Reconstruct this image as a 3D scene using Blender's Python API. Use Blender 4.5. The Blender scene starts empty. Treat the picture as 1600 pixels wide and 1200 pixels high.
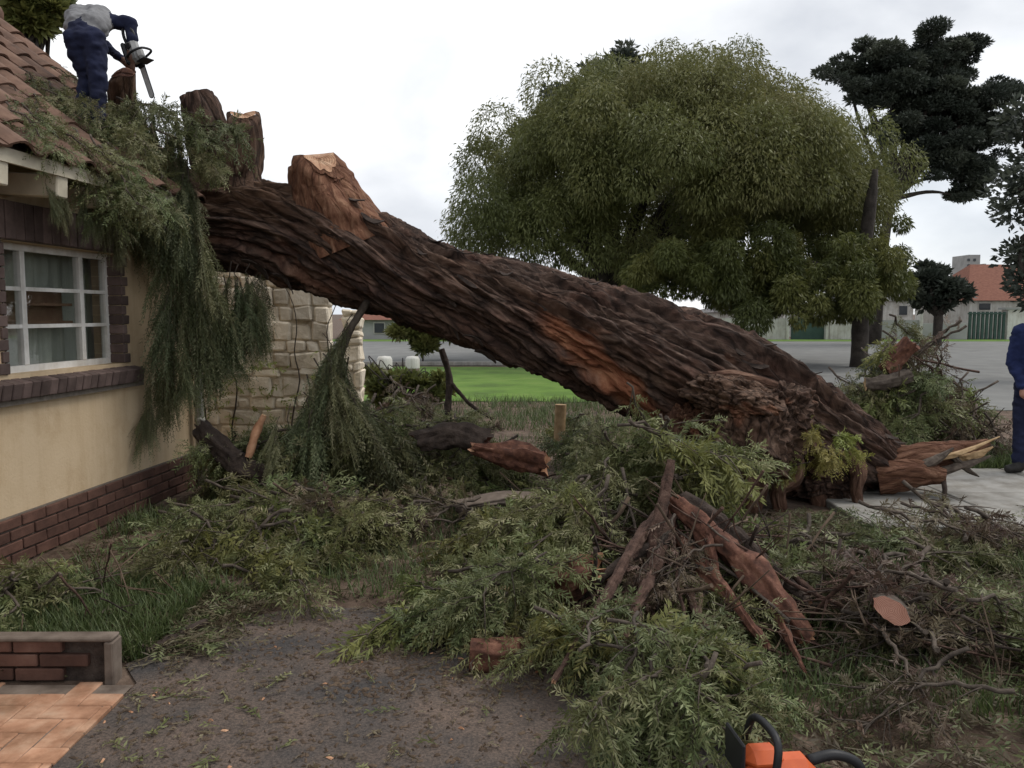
import bpy, bmesh, math, random
import numpy as np
from mathutils import Vector, Matrix, Euler

rad = math.radians
SC = bpy.context.scene
COL = SC.collection
random.seed(11)
RNG = np.random.default_rng(11)

# ------------------------------------------------------------------ camera
CAM_H = 1.6
PITCH = math.atan(110 / 1250)
cam_data = bpy.data.cameras.new('camera')
cam_data.sensor_width = 36.0
cam_data.lens = 36.0 * 1250 / 1600
cam_data.clip_start = 0.05
cam_data.clip_end = 2000
cam = bpy.data.objects.new('camera', cam_data)
COL.objects.link(cam)
cam.location = (0, 0, CAM_H)
cam.rotation_euler = (math.pi / 2 - PITCH, 0, 0)
SC.camera = cam

# ------------------------------------------------------------------ sky, overcast with thin bright cloud
SUN_EL, SUN_AZ = rad(56), rad(75)          # azimuth measured from +Y towards +X
world = bpy.data.worlds.new('World')
SC.world = world
world.use_nodes = True
wn, wl = world.node_tree.nodes, world.node_tree.links
wn.clear()
w_out = wn.new('ShaderNodeOutputWorld')
w_bg = wn.new('ShaderNodeBackground'); w_bg.inputs['Strength'].default_value = 0.1
w_sky = wn.new('ShaderNodeTexSky'); w_sky.sky_type = 'NISHITA'; w_sky.sun_disc = False
w_sky.sun_elevation = SUN_EL; w_sky.sun_rotation = SUN_AZ
w_tc = wn.new('ShaderNodeTexCoord')
w_map = wn.new('ShaderNodeMapping'); w_map.inputs['Scale'].default_value = (1, 1, 2.2)
w_map.inputs['Location'].default_value = (0.35, 0.2, 0.1)
w_n1 = wn.new('ShaderNodeTexNoise'); w_n1.inputs['Scale'].default_value = 1.9; w_n1.inputs['Detail'].default_value = 7
w_n1.inputs['Roughness'].default_value = 0.5; w_n1.inputs['Distortion'].default_value = 0.4
w_n2 = wn.new('ShaderNodeTexNoise'); w_n2.inputs['Scale'].default_value = 1.2; w_n2.inputs['Detail'].default_value = 4
w_r1 = wn.new('ShaderNodeValToRGB')           # cloud brightness
w_r1.color_ramp.elements[0].position = 0.33; w_r1.color_ramp.elements[0].color = (4.8, 5.05, 5.5, 1)
w_r1.color_ramp.elements[1].position = 0.62; w_r1.color_ramp.elements[1].color = (9.1, 9.2, 9.3, 1)
w_r2 = wn.new('ShaderNodeMapRange')           # how much blue shows through
w_r2.inputs['From Min'].default_value = 0.42; w_r2.inputs['From Max'].default_value = 0.62
w_r2.inputs['To Min'].default_value = 0.80; w_r2.inputs['To Max'].default_value = 1.0
w_mix = wn.new('ShaderNodeMix'); w_mix.data_type = 'RGBA'
wl.new(w_tc.outputs['Generated'], w_map.inputs['Vector'])
wl.new(w_map.outputs['Vector'], w_n1.inputs['Vector']); wl.new(w_map.outputs['Vector'], w_n2.inputs['Vector'])
wl.new(w_n1.outputs['Fac'], w_r1.inputs['Fac']); wl.new(w_n2.outputs['Fac'], w_r2.inputs['Value'])
wl.new(w_r2.outputs['Result'], w_mix.inputs['Factor'])
wl.new(w_sky.outputs['Color'], w_mix.inputs['A']); wl.new(w_r1.outputs['Color'], w_mix.inputs['B'])
wl.new(w_mix.outputs['Result'], w_bg.inputs['Color']); wl.new(w_bg.outputs['Background'], w_out.inputs['Surface'])

sun_data = bpy.data.lights.new('sun', 'SUN')
sun_data.energy = 1.3; sun_data.angle = rad(25); sun_data.color = (1.0, 0.95, 0.88)
sun = bpy.data.objects.new('sun', sun_data); COL.objects.link(sun)
sdir = Vector((math.sin(SUN_AZ) * math.cos(SUN_EL), math.cos(SUN_AZ) * math.cos(SUN_EL), math.sin(SUN_EL)))
sun.rotation_euler = sdir.to_track_quat('Z', 'Y').to_euler()
sun.location = (0, 0, 30)

SC.view_settings.view_transform = 'Standard'
SC.view_settings.look = 'None'
SC.view_settings.exposure = 0.54
SC.view_settings.gamma = 1.0
SC.view_settings.use_curve_mapping = False
SC.render.engine = 'CYCLES'
SC.cycles.use_denoising = True
SC.cycles.max_bounces = 6
SC.cycles.diffuse_bounces = 3
SC.cycles.transparent_max_bounces = 6
SC.cycles.caustics_reflective = False
SC.cycles.caustics_refractive = False

# ------------------------------------------------------------------ geometry helpers
CP, SP = math.cos(PITCH), math.sin(PITCH)
def ray(px, py):
    x = (px - 800) / 1250; y = -(py - 600) / 1250
    return Vector((x, CP + y * SP, -SP + y * CP))
def at(px, py, Y):
    d = ray(px, py); k = Y / d.y
    return Vector((d.x * k, Y, CAM_H + d.z * k))
def gnd(px, py, z=0.0):
    d = ray(px, py); k = (z - CAM_H) / d.z
    return Vector((d.x * k, d.y * k, z))

def _h(ix, iy, iz, seed):
    n = (ix.astype(np.int64) * 374761393 + iy.astype(np.int64) * 668265263 + iz.astype(np.int64) * 2147483647 + seed * 1274126177) & 0xffffffff
    n = ((n ^ (n >> 13)) * 1274126177) & 0xffffffff
    n = ((n ^ (n >> 16)) * 2246822519) & 0xffffffff
    return ((n ^ (n >> 15)) & 0xffffff) / float(0xffffff)
def vnoise(P, seed=0):
    P = np.asarray(P, float); i = np.floor(P); f = P - i; f = f * f * (3 - 2 * f)
    ix, iy, iz = i[..., 0], i[..., 1], i[..., 2]; fx, fy, fz = f[..., 0], f[..., 1], f[..., 2]
    r = 0
    for dx in (0, 1):
        for dy in (0, 1):
            for dz in (0, 1):
                w = (fx if dx else 1 - fx) * (fy if dy else 1 - fy) * (fz if dz else 1 - fz)
                r = r + w * _h(ix + dx, iy + dy, iz + dz, seed)
    return r
def fbm(P, octs=4, seed=0):
    P = np.asarray(P, float); a, r, s = 0.5, 0, 0
    for o in range(octs):
        r = r + a * vnoise(P, seed + o * 7); s += a; a *= 0.5; P = P * 2.03
    return r / s

def mesh_np(name, V, F, mats, attrs=None, mat_idx=None, smooth=False):
    """V (n,3), F (m,k) numpy arrays"""
    V = np.asarray(V, np.float32); F = np.asarray(F, np.int32); k = F.shape[1]
    me = bpy.data.meshes.new(name)
    me.vertices.add(len(V)); me.vertices.foreach_set('co', V.ravel())
    me.loops.add(F.size); me.loops.foreach_set('vertex_index', F.ravel())
    me.polygons.add(len(F))
    me.polygons.foreach_set('loop_start', np.arange(0, F.size, k, dtype=np.int32))
    me.polygons.foreach_set('loop_total', np.full(len(F), k, np.int32))
    if mat_idx is not None: me.polygons.foreach_set('material_index', np.asarray(mat_idx, np.int32))
    if smooth: me.polygons.foreach_set('use_smooth', np.ones(len(F), bool))
    for n, a in (attrs or {}).items():
        at_ = me.attributes.new(n, 'FLOAT', 'POINT'); at_.data.foreach_set('value', np.asarray(a, np.float32))
    for m in (mats if isinstance(mats, (list, tuple)) else [mats]): me.materials.append(m)
    me.update(calc_edges=True)
    return me

def link(name, data, parent=None, loc=(0, 0, 0), rot=(0, 0, 0), scale=(1, 1, 1)):
    o = bpy.data.objects.new(name, data); COL.objects.link(o)
    o.location = loc; o.rotation_euler = rot; o.scale = scale
    if parent is not None: o.parent = parent
    return o
def tag(o, label, cat, group=None):
    o['label'] = label; o['category'] = cat
    if group: o['group'] = group
    return o
def thing(name, label, cat, loc=(0, 0, 0), rot=(0, 0, 0), group=None):
    o = link(name, None, None, loc, rot); o.empty_display_size = 0.1
    return tag(o, label, cat, group)
def struct(o, kind='structure', label=None):
    o['kind'] = kind
    if label: o['label'] = label
    return o

class MB:
    """collects shapes, builds one mesh"""
    def __init__(s): s.v = []; s.f = []; s.m = []; s.sm = []
    def add(s, V, F, m=0, smooth=False):
        b = len(s.v); s.v += [tuple(p) for p in V]
        for f in F: s.f.append(tuple(i + b for i in f)); s.m.append(m); s.sm.append(smooth)
        return s
    def box(s, lo, hi, m=0, bev=0.0, jit=0.0, mat=None):
        x0, y0, z0 = lo; x1, y1, z1 = hi
        b = min(bev, 0.45 * min(x1 - x0, y1 - y0, z1 - z0))
        def J(): return random.uniform(-jit, jit) if jit else 0
        if b <= 0:
            V = [Vector((x + J(), y + J(), z + J())) for z in (z0, z1) for y in (y0, y1) for x in (x0, x1)]
            F = [(0, 2, 3, 1), (4, 5, 7, 6), (0, 1, 5, 4), (2, 6, 7, 3), (0, 4, 6, 2), (1, 3, 7, 5)]
        else:
            bm = bmesh.new(); bmesh.ops.create_cube(bm, size=1)
            for v in bm.verts:
                v.co = Vector((x0 + (v.co.x + .5) * (x1 - x0) + J(), y0 + (v.co.y + .5) * (y1 - y0) + J(), z0 + (v.co.z + .5) * (z1 - z0) + J()))
            bmesh.ops.bevel(bm, geom=bm.edges[:], offset=b, segments=1, affect='EDGES')
            bm.verts.index_update()
            V = [v.co.copy() for v in bm.verts]; F = [[v.index for v in f.verts] for f in bm.faces]; bm.free()
        if mat is not None: V = [mat @ Vector(p) for p in V]
        return s.add(V, F, m)
    def tube(s, pts, radii, sides=8, m=0, cap=True, noise=0.0, capm=None, seed=0, smooth=True, flat=1.0):
        V, F, caps = tube_np(pts, radii, sides, noise, seed, flat)
        b = len(s.v)
        s.add(V, F, m, smooth)
        if cap:
            for c in caps: s.f.append(tuple(i + b for i in c)); s.m.append(m if capm is None else capm); s.sm.append(False)
        return s
    def lathe(s, prof, origin=(0, 0, 0), sides=16, m=0, mat=None):
        n = len(prof); V = []
        for r, z in prof:
            for k in range(sides):
                a = 2 * math.pi * k / sides; V.append(Vector((origin[0] + r * math.cos(a), origin[1] + r * math.sin(a), origin[2] + z)))
        F = [(i * sides + k, i * sides + (k + 1) % sides, (i + 1) * sides + (k + 1) % sides, (i + 1) * sides + k) for i in range(n - 1) for k in range(sides)]
        if mat is not None: V = [mat @ p for p in V]
        return s.add(V, F, m, True)
    def ball(s, c, r, m=0, seg=12, sc=(1, 1, 1)):
        prof = [(max(1e-4, math.sin(math.pi * i / 8)) * r, -math.cos(math.pi * i / 8) * r) for i in range(9)]
        return s.lathe(prof, (0, 0, 0), seg, m, Matrix.Translation(c) @ Matrix.Diagonal((*sc, 1)))
    def prism(s, poly, z0, z1, m=0, mat=None):
        n = len(poly); V = [Vector((x, y, z)) for z in (z0, z1) for x, y in poly]
        F = [tuple(range(n - 1, -1, -1)), tuple(range(n, 2 * n))] + [(i, (i + 1) % n, n + (i + 1) % n, n + i) for i in range(n)]
        if mat is not None: V = [mat @ p for p in V]
        return s.add(V, F, m)
    def mesh(s, name, mats):
        me = bpy.data.meshes.new(name); me.from_pydata([tuple(v) for v in s.v], [], s.f)
        for m in (mats if isinstance(mats, (list, tuple)) else [mats]): me.materials.append(m)
        me.polygons.foreach_set('material_index', s.m); me.polygons.foreach_set('use_smooth', s.sm)
        me.update(); return me
    def build(s, name, mats, parent=None, loc=(0, 0, 0), rot=(0, 0, 0)):
        return link(name, s.mesh(name, mats), parent, loc, rot)

def spline(pts, n):
    """Catmull-Rom through rows of pts (k,d), n samples"""
    P = np.asarray(pts, float); k = len(P)
    if k == 2: t = np.linspace(0, 1, n)[:, None]; return P[0] * (1 - t) + P[1] * t
    E = np.vstack([2 * P[0] - P[1], P, 2 * P[-1] - P[-2]])
    u = np.linspace(0, k - 1 - 1e-9, n); i = np.floor(u).astype(int); f = (u - i)[:, None]
    a, b, c, d = E[i], E[i + 1], E[i + 2], E[i + 3]
    return 0.5 * (2 * b + (c - a) * f + (2 * a - 5 * b + 4 * c - d) * f ** 2 + (3 * b - a - 3 * c + d) * f ** 3)

def frames(P, ref=(0, -1, 0)):
    T = np.gradient(P, axis=0); T /= np.linalg.norm(T, axis=1)[:, None] + 1e-9
    N = np.zeros_like(P); r = np.array(ref, float)
    if abs(T[0] @ r) > 0.9: r = np.array((0.31, 0.2, 0.93))
    for i in range(len(P)):
        n = r - T[i] * (T[i] @ r); n /= np.linalg.norm(n) + 1e-9; N[i] = n; r = n
    return T, N, np.cross(T, N)

def tube_np(pts, radii, sides=8, noise=0.0, seed=0, flat=1.0):
    P = np.array([tuple(p) for p in pts], float); n = len(P)
    R = np.interp(np.linspace(0, 1, n), np.linspace(0, 1, len(radii)), radii)
    T, N, B = frames(P)
    th = np.arange(sides) * 2 * math.pi / sides
    Rr = np.repeat(R[:, None], sides, 1)
    if noise:
        q = np.stack([np.cos(th)[None] * 1.7 + 0 * Rr, np.sin(th)[None] * 1.7 + 0 * Rr, np.arange(n)[:, None] * 0.7 + 0 * Rr], -1)
        Rr = Rr * (1 + noise * 2 * (fbm(q + seed * 3.7, 2, seed) - 0.5))
    V = P[:, None] + Rr[..., None] * (np.cos(th)[None, :, None] * N[:, None] + flat * np.sin(th)[None, :, None] * B[:, None])
    F = [(i * sides + k, i * sides + (k + 1) % sides, (i + 1) * sides + (k + 1) % sides, (i + 1) * sides + k) for i in range(n - 1) for k in range(sides)]
    caps = [tuple(range(sides - 1, -1, -1)), tuple((n - 1) * sides + k for k in range(sides))]
    return V.reshape(-1, 3), F, caps

# ------------------------------------------------------------------ materials
def new_mat(name):
    m = bpy.data.materials.new(name); m.use_nodes = True
    nt = m.node_tree; nt.nodes.clear()
    out = nt.nodes.new('ShaderNodeOutputMaterial'); b = nt.nodes.new('ShaderNodeBsdfPrincipled')
    nt.links.new(b.outputs['BSDF'], out.inputs['Surface'])
    return m, nt, b, out
def noise_node(nt, scale, detail=5, rough=0.55, vec=None, dist=0.0):
    n = nt.nodes.new('ShaderNodeTexNoise'); n.inputs['Scale'].default_value = scale
    n.inputs['Detail'].default_value = detail; n.inputs['Roughness'].default_value = rough; n.inputs['Distortion'].default_value = dist
    if vec is not None: nt.links.new(vec, n.inputs['Vector'])
    return n
def ramp(nt, fac, stops):
    r = nt.nodes.new('ShaderNodeValToRGB'); el = r.color_ramp.elements
    while len(el) < len(stops): el.new(0.5)
    for e, (p, c) in zip(el, stops): e.position = p; e.color = (*c, 1)
    nt.links.new(fac, r.inputs['Fac']); return r
def mixc(nt, fac, a, b, mode='MIX'):
    m = nt.nodes.new('ShaderNodeMix'); m.data_type = 'RGBA'; m.blend_type = mode
    if isinstance(fac, float): m.inputs['Factor'].default_value = fac
    else: nt.links.new(fac, m.inputs['Factor'])
    for s, v in (('A', a), ('B', b)):
        if isinstance(v, tuple): m.inputs[s].default_value = (*v, 1)
        else: nt.links.new(v, m.inputs[s])
    return m.outputs['Result']
def coords(nt, kind='Object', scale=(1, 1, 1)):
    t = nt.nodes.new('ShaderNodeTexCoord'); mp = nt.nodes.new('ShaderNodeMapping'); mp.inputs['Scale'].default_value = scale
    nt.links.new(t.outputs[kind], mp.inputs['Vector']); return mp.outputs['Vector']
def world_pos(nt, scale=(1, 1, 1)):
    g = nt.nodes.new('ShaderNodeNewGeometry'); mp = nt.nodes.new('ShaderNodeMapping'); mp.inputs['Scale'].default_value = scale
    nt.links.new(g.outputs['Position'], mp.inputs['Vector']); return mp.outputs['Vector']
def bump(nt, b, h, strength=0.3, dist=0.02):
    n = nt.nodes.new('ShaderNodeBump'); n.inputs['Strength'].default_value = strength; n.inputs['Distance'].default_value = dist
    nt.links.new(h, n.inputs['Height']); nt.links.new(n.outputs['Normal'], b.inputs['Normal'])
def simple(name, stops, scale=8, rough=0.8, bmp=0.2, bdist=0.01, kind='world', stretch=(1, 1, 1), rnd=0.0, detail=5, spec=0.3, bscale=None):
    m, nt, b, out = new_mat(name)
    vec = world_pos(nt, stretch) if kind == 'world' else coords(nt, 'Object', stretch)
    n = noise_node(nt, scale, detail, 0.6, vec)
    c = ramp(nt, n.outputs['Fac'], stops).outputs['Color']
    if rnd:
        oi = nt.nodes.new('ShaderNodeObjectInfo'); mr = nt.nodes.new('ShaderNodeMapRange')
        mr.inputs['To Min'].default_value = 1 - rnd; mr.inputs['To Max'].default_value = 1 + rnd
        nt.links.new(oi.outputs['Random'], mr.inputs['Value'])
        hs = nt.nodes.new('ShaderNodeHueSaturation'); nt.links.new(mr.outputs['Result'], hs.inputs['Value']); nt.links.new(c, hs.inputs['Color']); c = hs.outputs['Color']
    nt.links.new(c, b.inputs['Base Color']); b.inputs['Roughness'].default_value = rough
    b.inputs['Specular IOR Level'].default_value = spec
    if bmp:
        n2 = noise_node(nt, bscale or scale * 3, 4, 0.6, vec); bump(nt, b, n2.outputs['Fac'], bmp, bdist)
    return m

def leaf_mat(name, greens, trans=0.25, hue_var=0.0, val_var=0.25, rough=0.5):
    m, nt, b, out = new_mat(name)
    a = nt.nodes.new('ShaderNodeAttribute'); a.attribute_name = 'rnd'
    k = len(greens); c = ramp(nt, a.outputs['Fac'], [(i / max(1, k - 1), g) for i, g in enumerate(greens)]).outputs['Color']
    oi = nt.nodes.new('ShaderNodeObjectInfo'); mr = nt.nodes.new('ShaderNodeMapRange')
    mr.inputs['To Min'].default_value = 1 - val_var; mr.inputs['To Max'].default_value = 1 + val_var
    nt.links.new(oi.outputs['Random'], mr.inputs['Value'])
    hs = nt.nodes.new('ShaderNodeHueSaturation'); nt.links.new(mr.outputs['Result'], hs.inputs['Value']); nt.links.new(c, hs.inputs['Color'])
    if val_var:
        wn_ = nt.nodes.new('ShaderNodeTexWhiteNoise'); wn_.noise_dimensions = '1D'; nt.links.new(oi.outputs['Random'], wn_.inputs['W']); mh = nt.nodes.new('ShaderNodeMapRange'); mh.inputs['To Min'].default_value = 0.452; mh.inputs['To Max'].default_value = 0.520
        nt.links.new(wn_.outputs['Value'], mh.inputs['Value']); nt.links.new(mh.outputs['Result'], hs.inputs['Hue'])
    nt.links.new(hs.outputs['Color'], b.inputs['Base Color']); b.inputs['Roughness'].default_value = rough; b.inputs['Specular IOR Level'].default_value = 0.3
    tr = nt.nodes.new('ShaderNodeBsdfTranslucent'); nt.links.new(hs.outputs['Color'], tr.inputs['Color'])
    mx = nt.nodes.new('ShaderNodeMixShader'); mx.inputs['Fac'].default_value = trans
    nt.links.new(b.outputs['BSDF'], mx.inputs[1]); nt.links.new(tr.outputs['BSDF'], mx.inputs[2]); nt.links.new(mx.outputs['Shader'], out.inputs['Surface'])
    return m

M = {}
M['soil'] = simple('soil', [(0.3, (0.045, 0.029, 0.020)), (0.5, (0.098, 0.066, 0.047)), (0.7, (0.165, 0.118, 0.088))], 5, 0.95, 0.9, 0.03)
M['far_ground'] = M['soil']
M['plaster'] = simple('tan_plaster', [(0.25, (0.34, 0.255, 0.155)), (0.42, (0.51, 0.39, 0.25)), (0.75, (0.58, 0.455, 0.305))], 1.7, 0.9, 0.5, 0.006, bscale=55, detail=8)
M['brick'] = simple('red_brown_brick', [(0.3, (0.060, 0.030, 0.022)), (0.6, (0.110, 0.056, 0.041)), (0.8, (0.150, 0.088, 0.066))], 6, 0.9, 0.7, 0.008, rnd=0.3)
M['dark_brick'] = simple('grey_brown_brick', [(0.3, (0.075, 0.052, 0.046)), (0.6, (0.125, 0.088, 0.078)), (0.8, (0.17, 0.125, 0.11))], 9, 0.9, 0.5, 0.006, rnd=0.3)
M['mortar'] = simple('mortar', [(0.3, (0.10, 0.085, 0.07)), (0.7, (0.17, 0.145, 0.12))], 30, 0.95, 0.4, 0.004)
M['tile'] = simple('terracotta_roof_tile', [(0.25, (0.062, 0.037, 0.026)), (0.5, (0.125, 0.072, 0.050)), (0.72, (0.180, 0.110, 0.076)), (0.85, (0.095, 0.084, 0.060))], 7, 0.85, 0.5, 0.006, rnd=0.2)
M['white_paint'] = simple('white_window_paint', [(0.3, (0.62, 0.61, 0.58)), (0.7, (0.78, 0.77, 0.74))], 12, 0.45, 0.1, 0.002)
M['cream_paint'] = simple('cream_timber_paint', [(0.3, (0.38, 0.34, 0.26)), (0.7, (0.56, 0.51, 0.40))], 6, 0.7, 0.2, 0.004)
M['stone'] = simple('cream_rough_stone', [(0.25, (0.30, 0.25, 0.175)), (0.42, (0.60, 0.52, 0.40)), (0.72, (0.76, 0.68, 0.55))], 7, 0.95, 0.8, 0.02, rnd=0.22)
M['concrete'] = simple('pale_concrete', [(0.3, (0.19, 0.182, 0.165)), (0.55, (0.27, 0.26, 0.238)), (0.75, (0.33, 0.318, 0.29))], 3, 0.9, 0.3, 0.004, bscale=40)
M['old_concrete'] = simple('weathered_concrete', [(0.3, (0.085, 0.064, 0.050)), (0.55, (0.155, 0.122, 0.098)), (0.75, (0.22, 0.18, 0.148))], 8, 0.95, 0.5, 0.006)
M['road'] = simple('street_asphalt', [(0.3, (0.13, 0.13, 0.125)), (0.7, (0.19, 0.19, 0.18))], 1.2, 0.9, 0.2, 0.004, bscale=60)
M['paver'] = simple('orange_clay_paver', [(0.28, (0.26, 0.13, 0.075)), (0.45, (0.40, 0.215, 0.130)), (0.6, (0.50, 0.31, 0.205)), (0.75, (0.56, 0.42, 0.31))], 6, 0.9, 0.4, 0.003, rnd=0.14)
M['lawn'] = simple('lawn_green', [(0.3, (0.055, 0.100, 0.014)), (0.5, (0.088, 0.165, 0.020)), (0.75, (0.135, 0.200, 0.040))], 1.1, 0.95, 0.8, 0.03)
M['cut_wood'] = simple('fresh_cut_wood', [(0.3, (0.30, 0.135, 0.07)), (0.55, (0.46, 0.25, 0.145)), (0.8, (0.56, 0.37, 0.24))], 14, 0.85, 0.4, 0.006)
M['red_wood'] = simple('red_torn_wood', [(0.3, (0.040, 0.018, 0.012)), (0.48, (0.100, 0.042, 0.027)), (0.62, (0.170, 0.078, 0.050)), (0.8, (0.29, 0.17, 0.11))], 16, 0.85, 0.6, 0.01)
M['pink_wood'] = simple('pink_sawn_wood', [(0.3, (0.28, 0.125, 0.085)), (0.7, (0.42, 0.22, 0.16))], 14, 0.85, 0.3, 0.004)
M['pale_stick'] = simple('peeled_pale_wood', [(0.3, (0.24, 0.15, 0.07)), (0.7, (0.46, 0.32, 0.18))], 18, 0.8, 0.3, 0.004)
M['twig'] = simple('grey_brown_bark', [(0.3, (0.045, 0.034, 0.027)), (0.55, (0.085, 0.067, 0.053)), (0.8, (0.14, 0.115, 0.09))], 22, 0.95, 0.7, 0.008, rnd=0.25)
M['limb_bark'] = simple('reddish_limb_bark', [(0.3, (0.032, 0.018, 0.013)), (0.5, (0.075, 0.042, 0.031)), (0.66, (0.120, 0.074, 0.056)), (0.8, (0.19, 0.13, 0.10))], 16, 0.95, 0.9, 0.012)
M['dark_bark'] = simple('dark_brown_bark', [(0.3, (0.024, 0.017, 0.014)), (0.55, (0.05, 0.036, 0.029)), (0.8, (0.085, 0.064, 0.052))], 14, 0.95, 0.9, 0.015)
M['dead'] = simple('dead_brown_twig', [(0.3, (0.05, 0.033, 0.023)), (0.7, (0.13, 0.092, 0.062))], 20, 0.95, 0.2, 0.004, rnd=0.2)
M['black'] = simple('black_plastic', [(0.3, (0.010, 0.010, 0.011)), (0.7, (0.022, 0.022, 0.024))], 12, 0.5, 0.05, 0.002)
M['orange_plastic'] = simple('orange_saw_plastic', [(0.3, (0.50, 0.085, 0.020)), (0.7, (0.60, 0.12, 0.032))], 12, 0.42, 0.05, 0.002, spec=0.5)
M['grey_plastic'] = simple('grey_saw_plastic', [(0.3, (0.22, 0.22, 0.215)), (0.7, (0.32, 0.32, 0.31))], 12, 0.45, 0.05, 0.002)
M['steel'] = simple('worn_steel', [(0.3, (0.30, 0.30, 0.30)), (0.7, (0.46, 0.46, 0.45))], 20, 0.4, 0.1, 0.002, spec=0.6)
M['navy'] = simple('navy_cloth', [(0.3, (0.007, 0.009, 0.026)), (0.7, (0.014, 0.018, 0.046))], 9, 0.95, 0.6, 0.012, bscale=12)
M['navy_bright'] = simple('bright_navy_cloth', [(0.3, (0.008, 0.013, 0.050)), (0.7, (0.014, 0.023, 0.078))], 9, 0.95, 0.6, 0.012, bscale=12)
M['grey_shirt'] = simple('grey_shirt_cloth', [(0.3, (0.13, 0.13, 0.135)), (0.7, (0.22, 0.22, 0.225))], 7, 0.95, 0.6, 0.012, bscale=12)
M['skin'] = simple('brown_skin', [(0.3, (0.10, 0.052, 0.036)), (0.7, (0.15, 0.082, 0.058))], 20, 0.6, 0.1, 0.002)
M['skin_light'] = simple('ruddy_skin', [(0.3, (0.33, 0.17, 0.12)), (0.7, (0.42, 0.23, 0.17))], 20, 0.6, 0.1, 0.002)
M['hair'] = simple('dark_hair', [(0.3, (0.008, 0.007, 0.006)), (0.7, (0.02, 0.017, 0.015))], 40, 0.7, 0.4, 0.004)
M['boot'] = simple('black_boot_leather', [(0.3, (0.012, 0.011, 0.010)), (0.7, (0.028, 0.025, 0.022))], 12, 0.6, 0.2, 0.003)
M['house_white'] = simple('white_painted_wall', [(0.3, (0.46, 0.45, 0.42)), (0.7, (0.62, 0.61, 0.57))], 1.2, 0.9, 0.1, 0.004)
M['house_grey'] = simple('grey_painted_wall', [(0.3, (0.25, 0.25, 0.24)), (0.7, (0.36, 0.36, 0.345))], 0.8, 0.9, 0.1, 0.004)
M['gate_green'] = simple('green_gate_steel', [(0.3, (0.030, 0.062, 0.050)), (0.7, (0.055, 0.095, 0.078))], 2, 0.7, 0.1, 0.004)
M['roof_red'] = simple('red_far_roof', [(0.3, (0.12, 0.045, 0.030)), (0.7, (0.22, 0.095, 0.062))], 2, 0.9, 0.3, 0.02, stretch=(3, 3, 12))
M['roof_grey'] = simple('grey_far_roof', [(0.3, (0.09, 0.085, 0.085)), (0.7, (0.16, 0.15, 0.15))], 2, 0.9, 0.3, 0.02)
M['far_window'] = simple('dark_far_window', [(0.3, (0.02, 0.025, 0.03)), (0.7, (0.04, 0.045, 0.05))], 2, 0.2, 0, 0)
M['curtain'] = simple('green_grey_curtain', [(0.3, (0.40, 0.42, 0.38)), (0.7, (0.58, 0.60, 0.55))], 5, 0.95, 0.2, 0.01, stretch=(1, 6, 0.3))
M['shelf'] = simple('brown_shelf_wood', [(0.3, (0.16, 0.085, 0.055)), (0.7, (0.26, 0.15, 0.10))], 5, 0.7, 0.1, 0.004)
M['pipe'] = simple('cream_drainpipe', [(0.3, (0.30, 0.285, 0.25)), (0.7, (0.42, 0.40, 0.36))], 5, 0.6, 0.1, 0.003)

def glass_mat():
    m, nt, b, out = new_mat('window_glass')
    gl = nt.nodes.new('ShaderNodeBsdfGlossy'); gl.inputs['Roughness'].default_value = 0.03
    tr = nt.nodes.new('ShaderNodeBsdfTransparent'); tr.inputs['Color'].default_value = (0.86, 0.89, 0.87, 1)
    fr = nt.nodes.new('ShaderNodeLayerWeight'); fr.inputs['Blend'].default_value = 0.28; mr = nt.nodes.new('ShaderNodeMapRange'); mr.inputs['To Min'].default_value = 0.12; mr.inputs['To Max'].default_value = 0.8; nt.links.new(fr.outputs['Facing'], mr.inputs['Value'])
    mx = nt.nodes.new('ShaderNodeMixShader'); nt.links.new(mr.outputs['Result'], mx.inputs['Fac'])
    nt.links.new(tr.outputs['BSDF'], mx.inputs[1]); nt.links.new(gl.outputs['BSDF'], mx.inputs[2]); nt.links.new(mx.outputs['Shader'], out.inputs['Surface'])
    return m
M['glass'] = glass_mat()
def streak(m, amt=0.72):
    """rain streaks and grime on a painted wall"""
    nt = m.node_tree; b = [n for n in nt.nodes if n.type == 'BSDF_PRINCIPLED'][0]; src = b.inputs['Base Color'].links[0].from_socket
    n1 = noise_node(nt, 1.0, 6, .65, world_pos(nt, (7, 7, .8))); n2 = noise_node(nt, 2.6, 6, .7, world_pos(nt))
    c1 = ramp(nt, n1.outputs['Fac'], [(0.36, (amt, amt * .97, amt * .93)), (0.56, (1, 1, 1))]).outputs['Color']; c2 = ramp(nt, n2.outputs['Fac'], [(0.32, (amt, amt * .96, amt * .9)), (0.5, (1, 1, 1))]).outputs['Color']
    nt.links.new(mixc(nt, 1.0, mixc(nt, 1.0, src, c1, 'MULTIPLY'), c2, 'MULTIPLY'), b.inputs['Base Color'])
streak(M['plaster'], .88); streak(M['white_paint'], .82); streak(M['house_white'], .8); streak(M['concrete'], .75); streak(M['paver'], .7)

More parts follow.
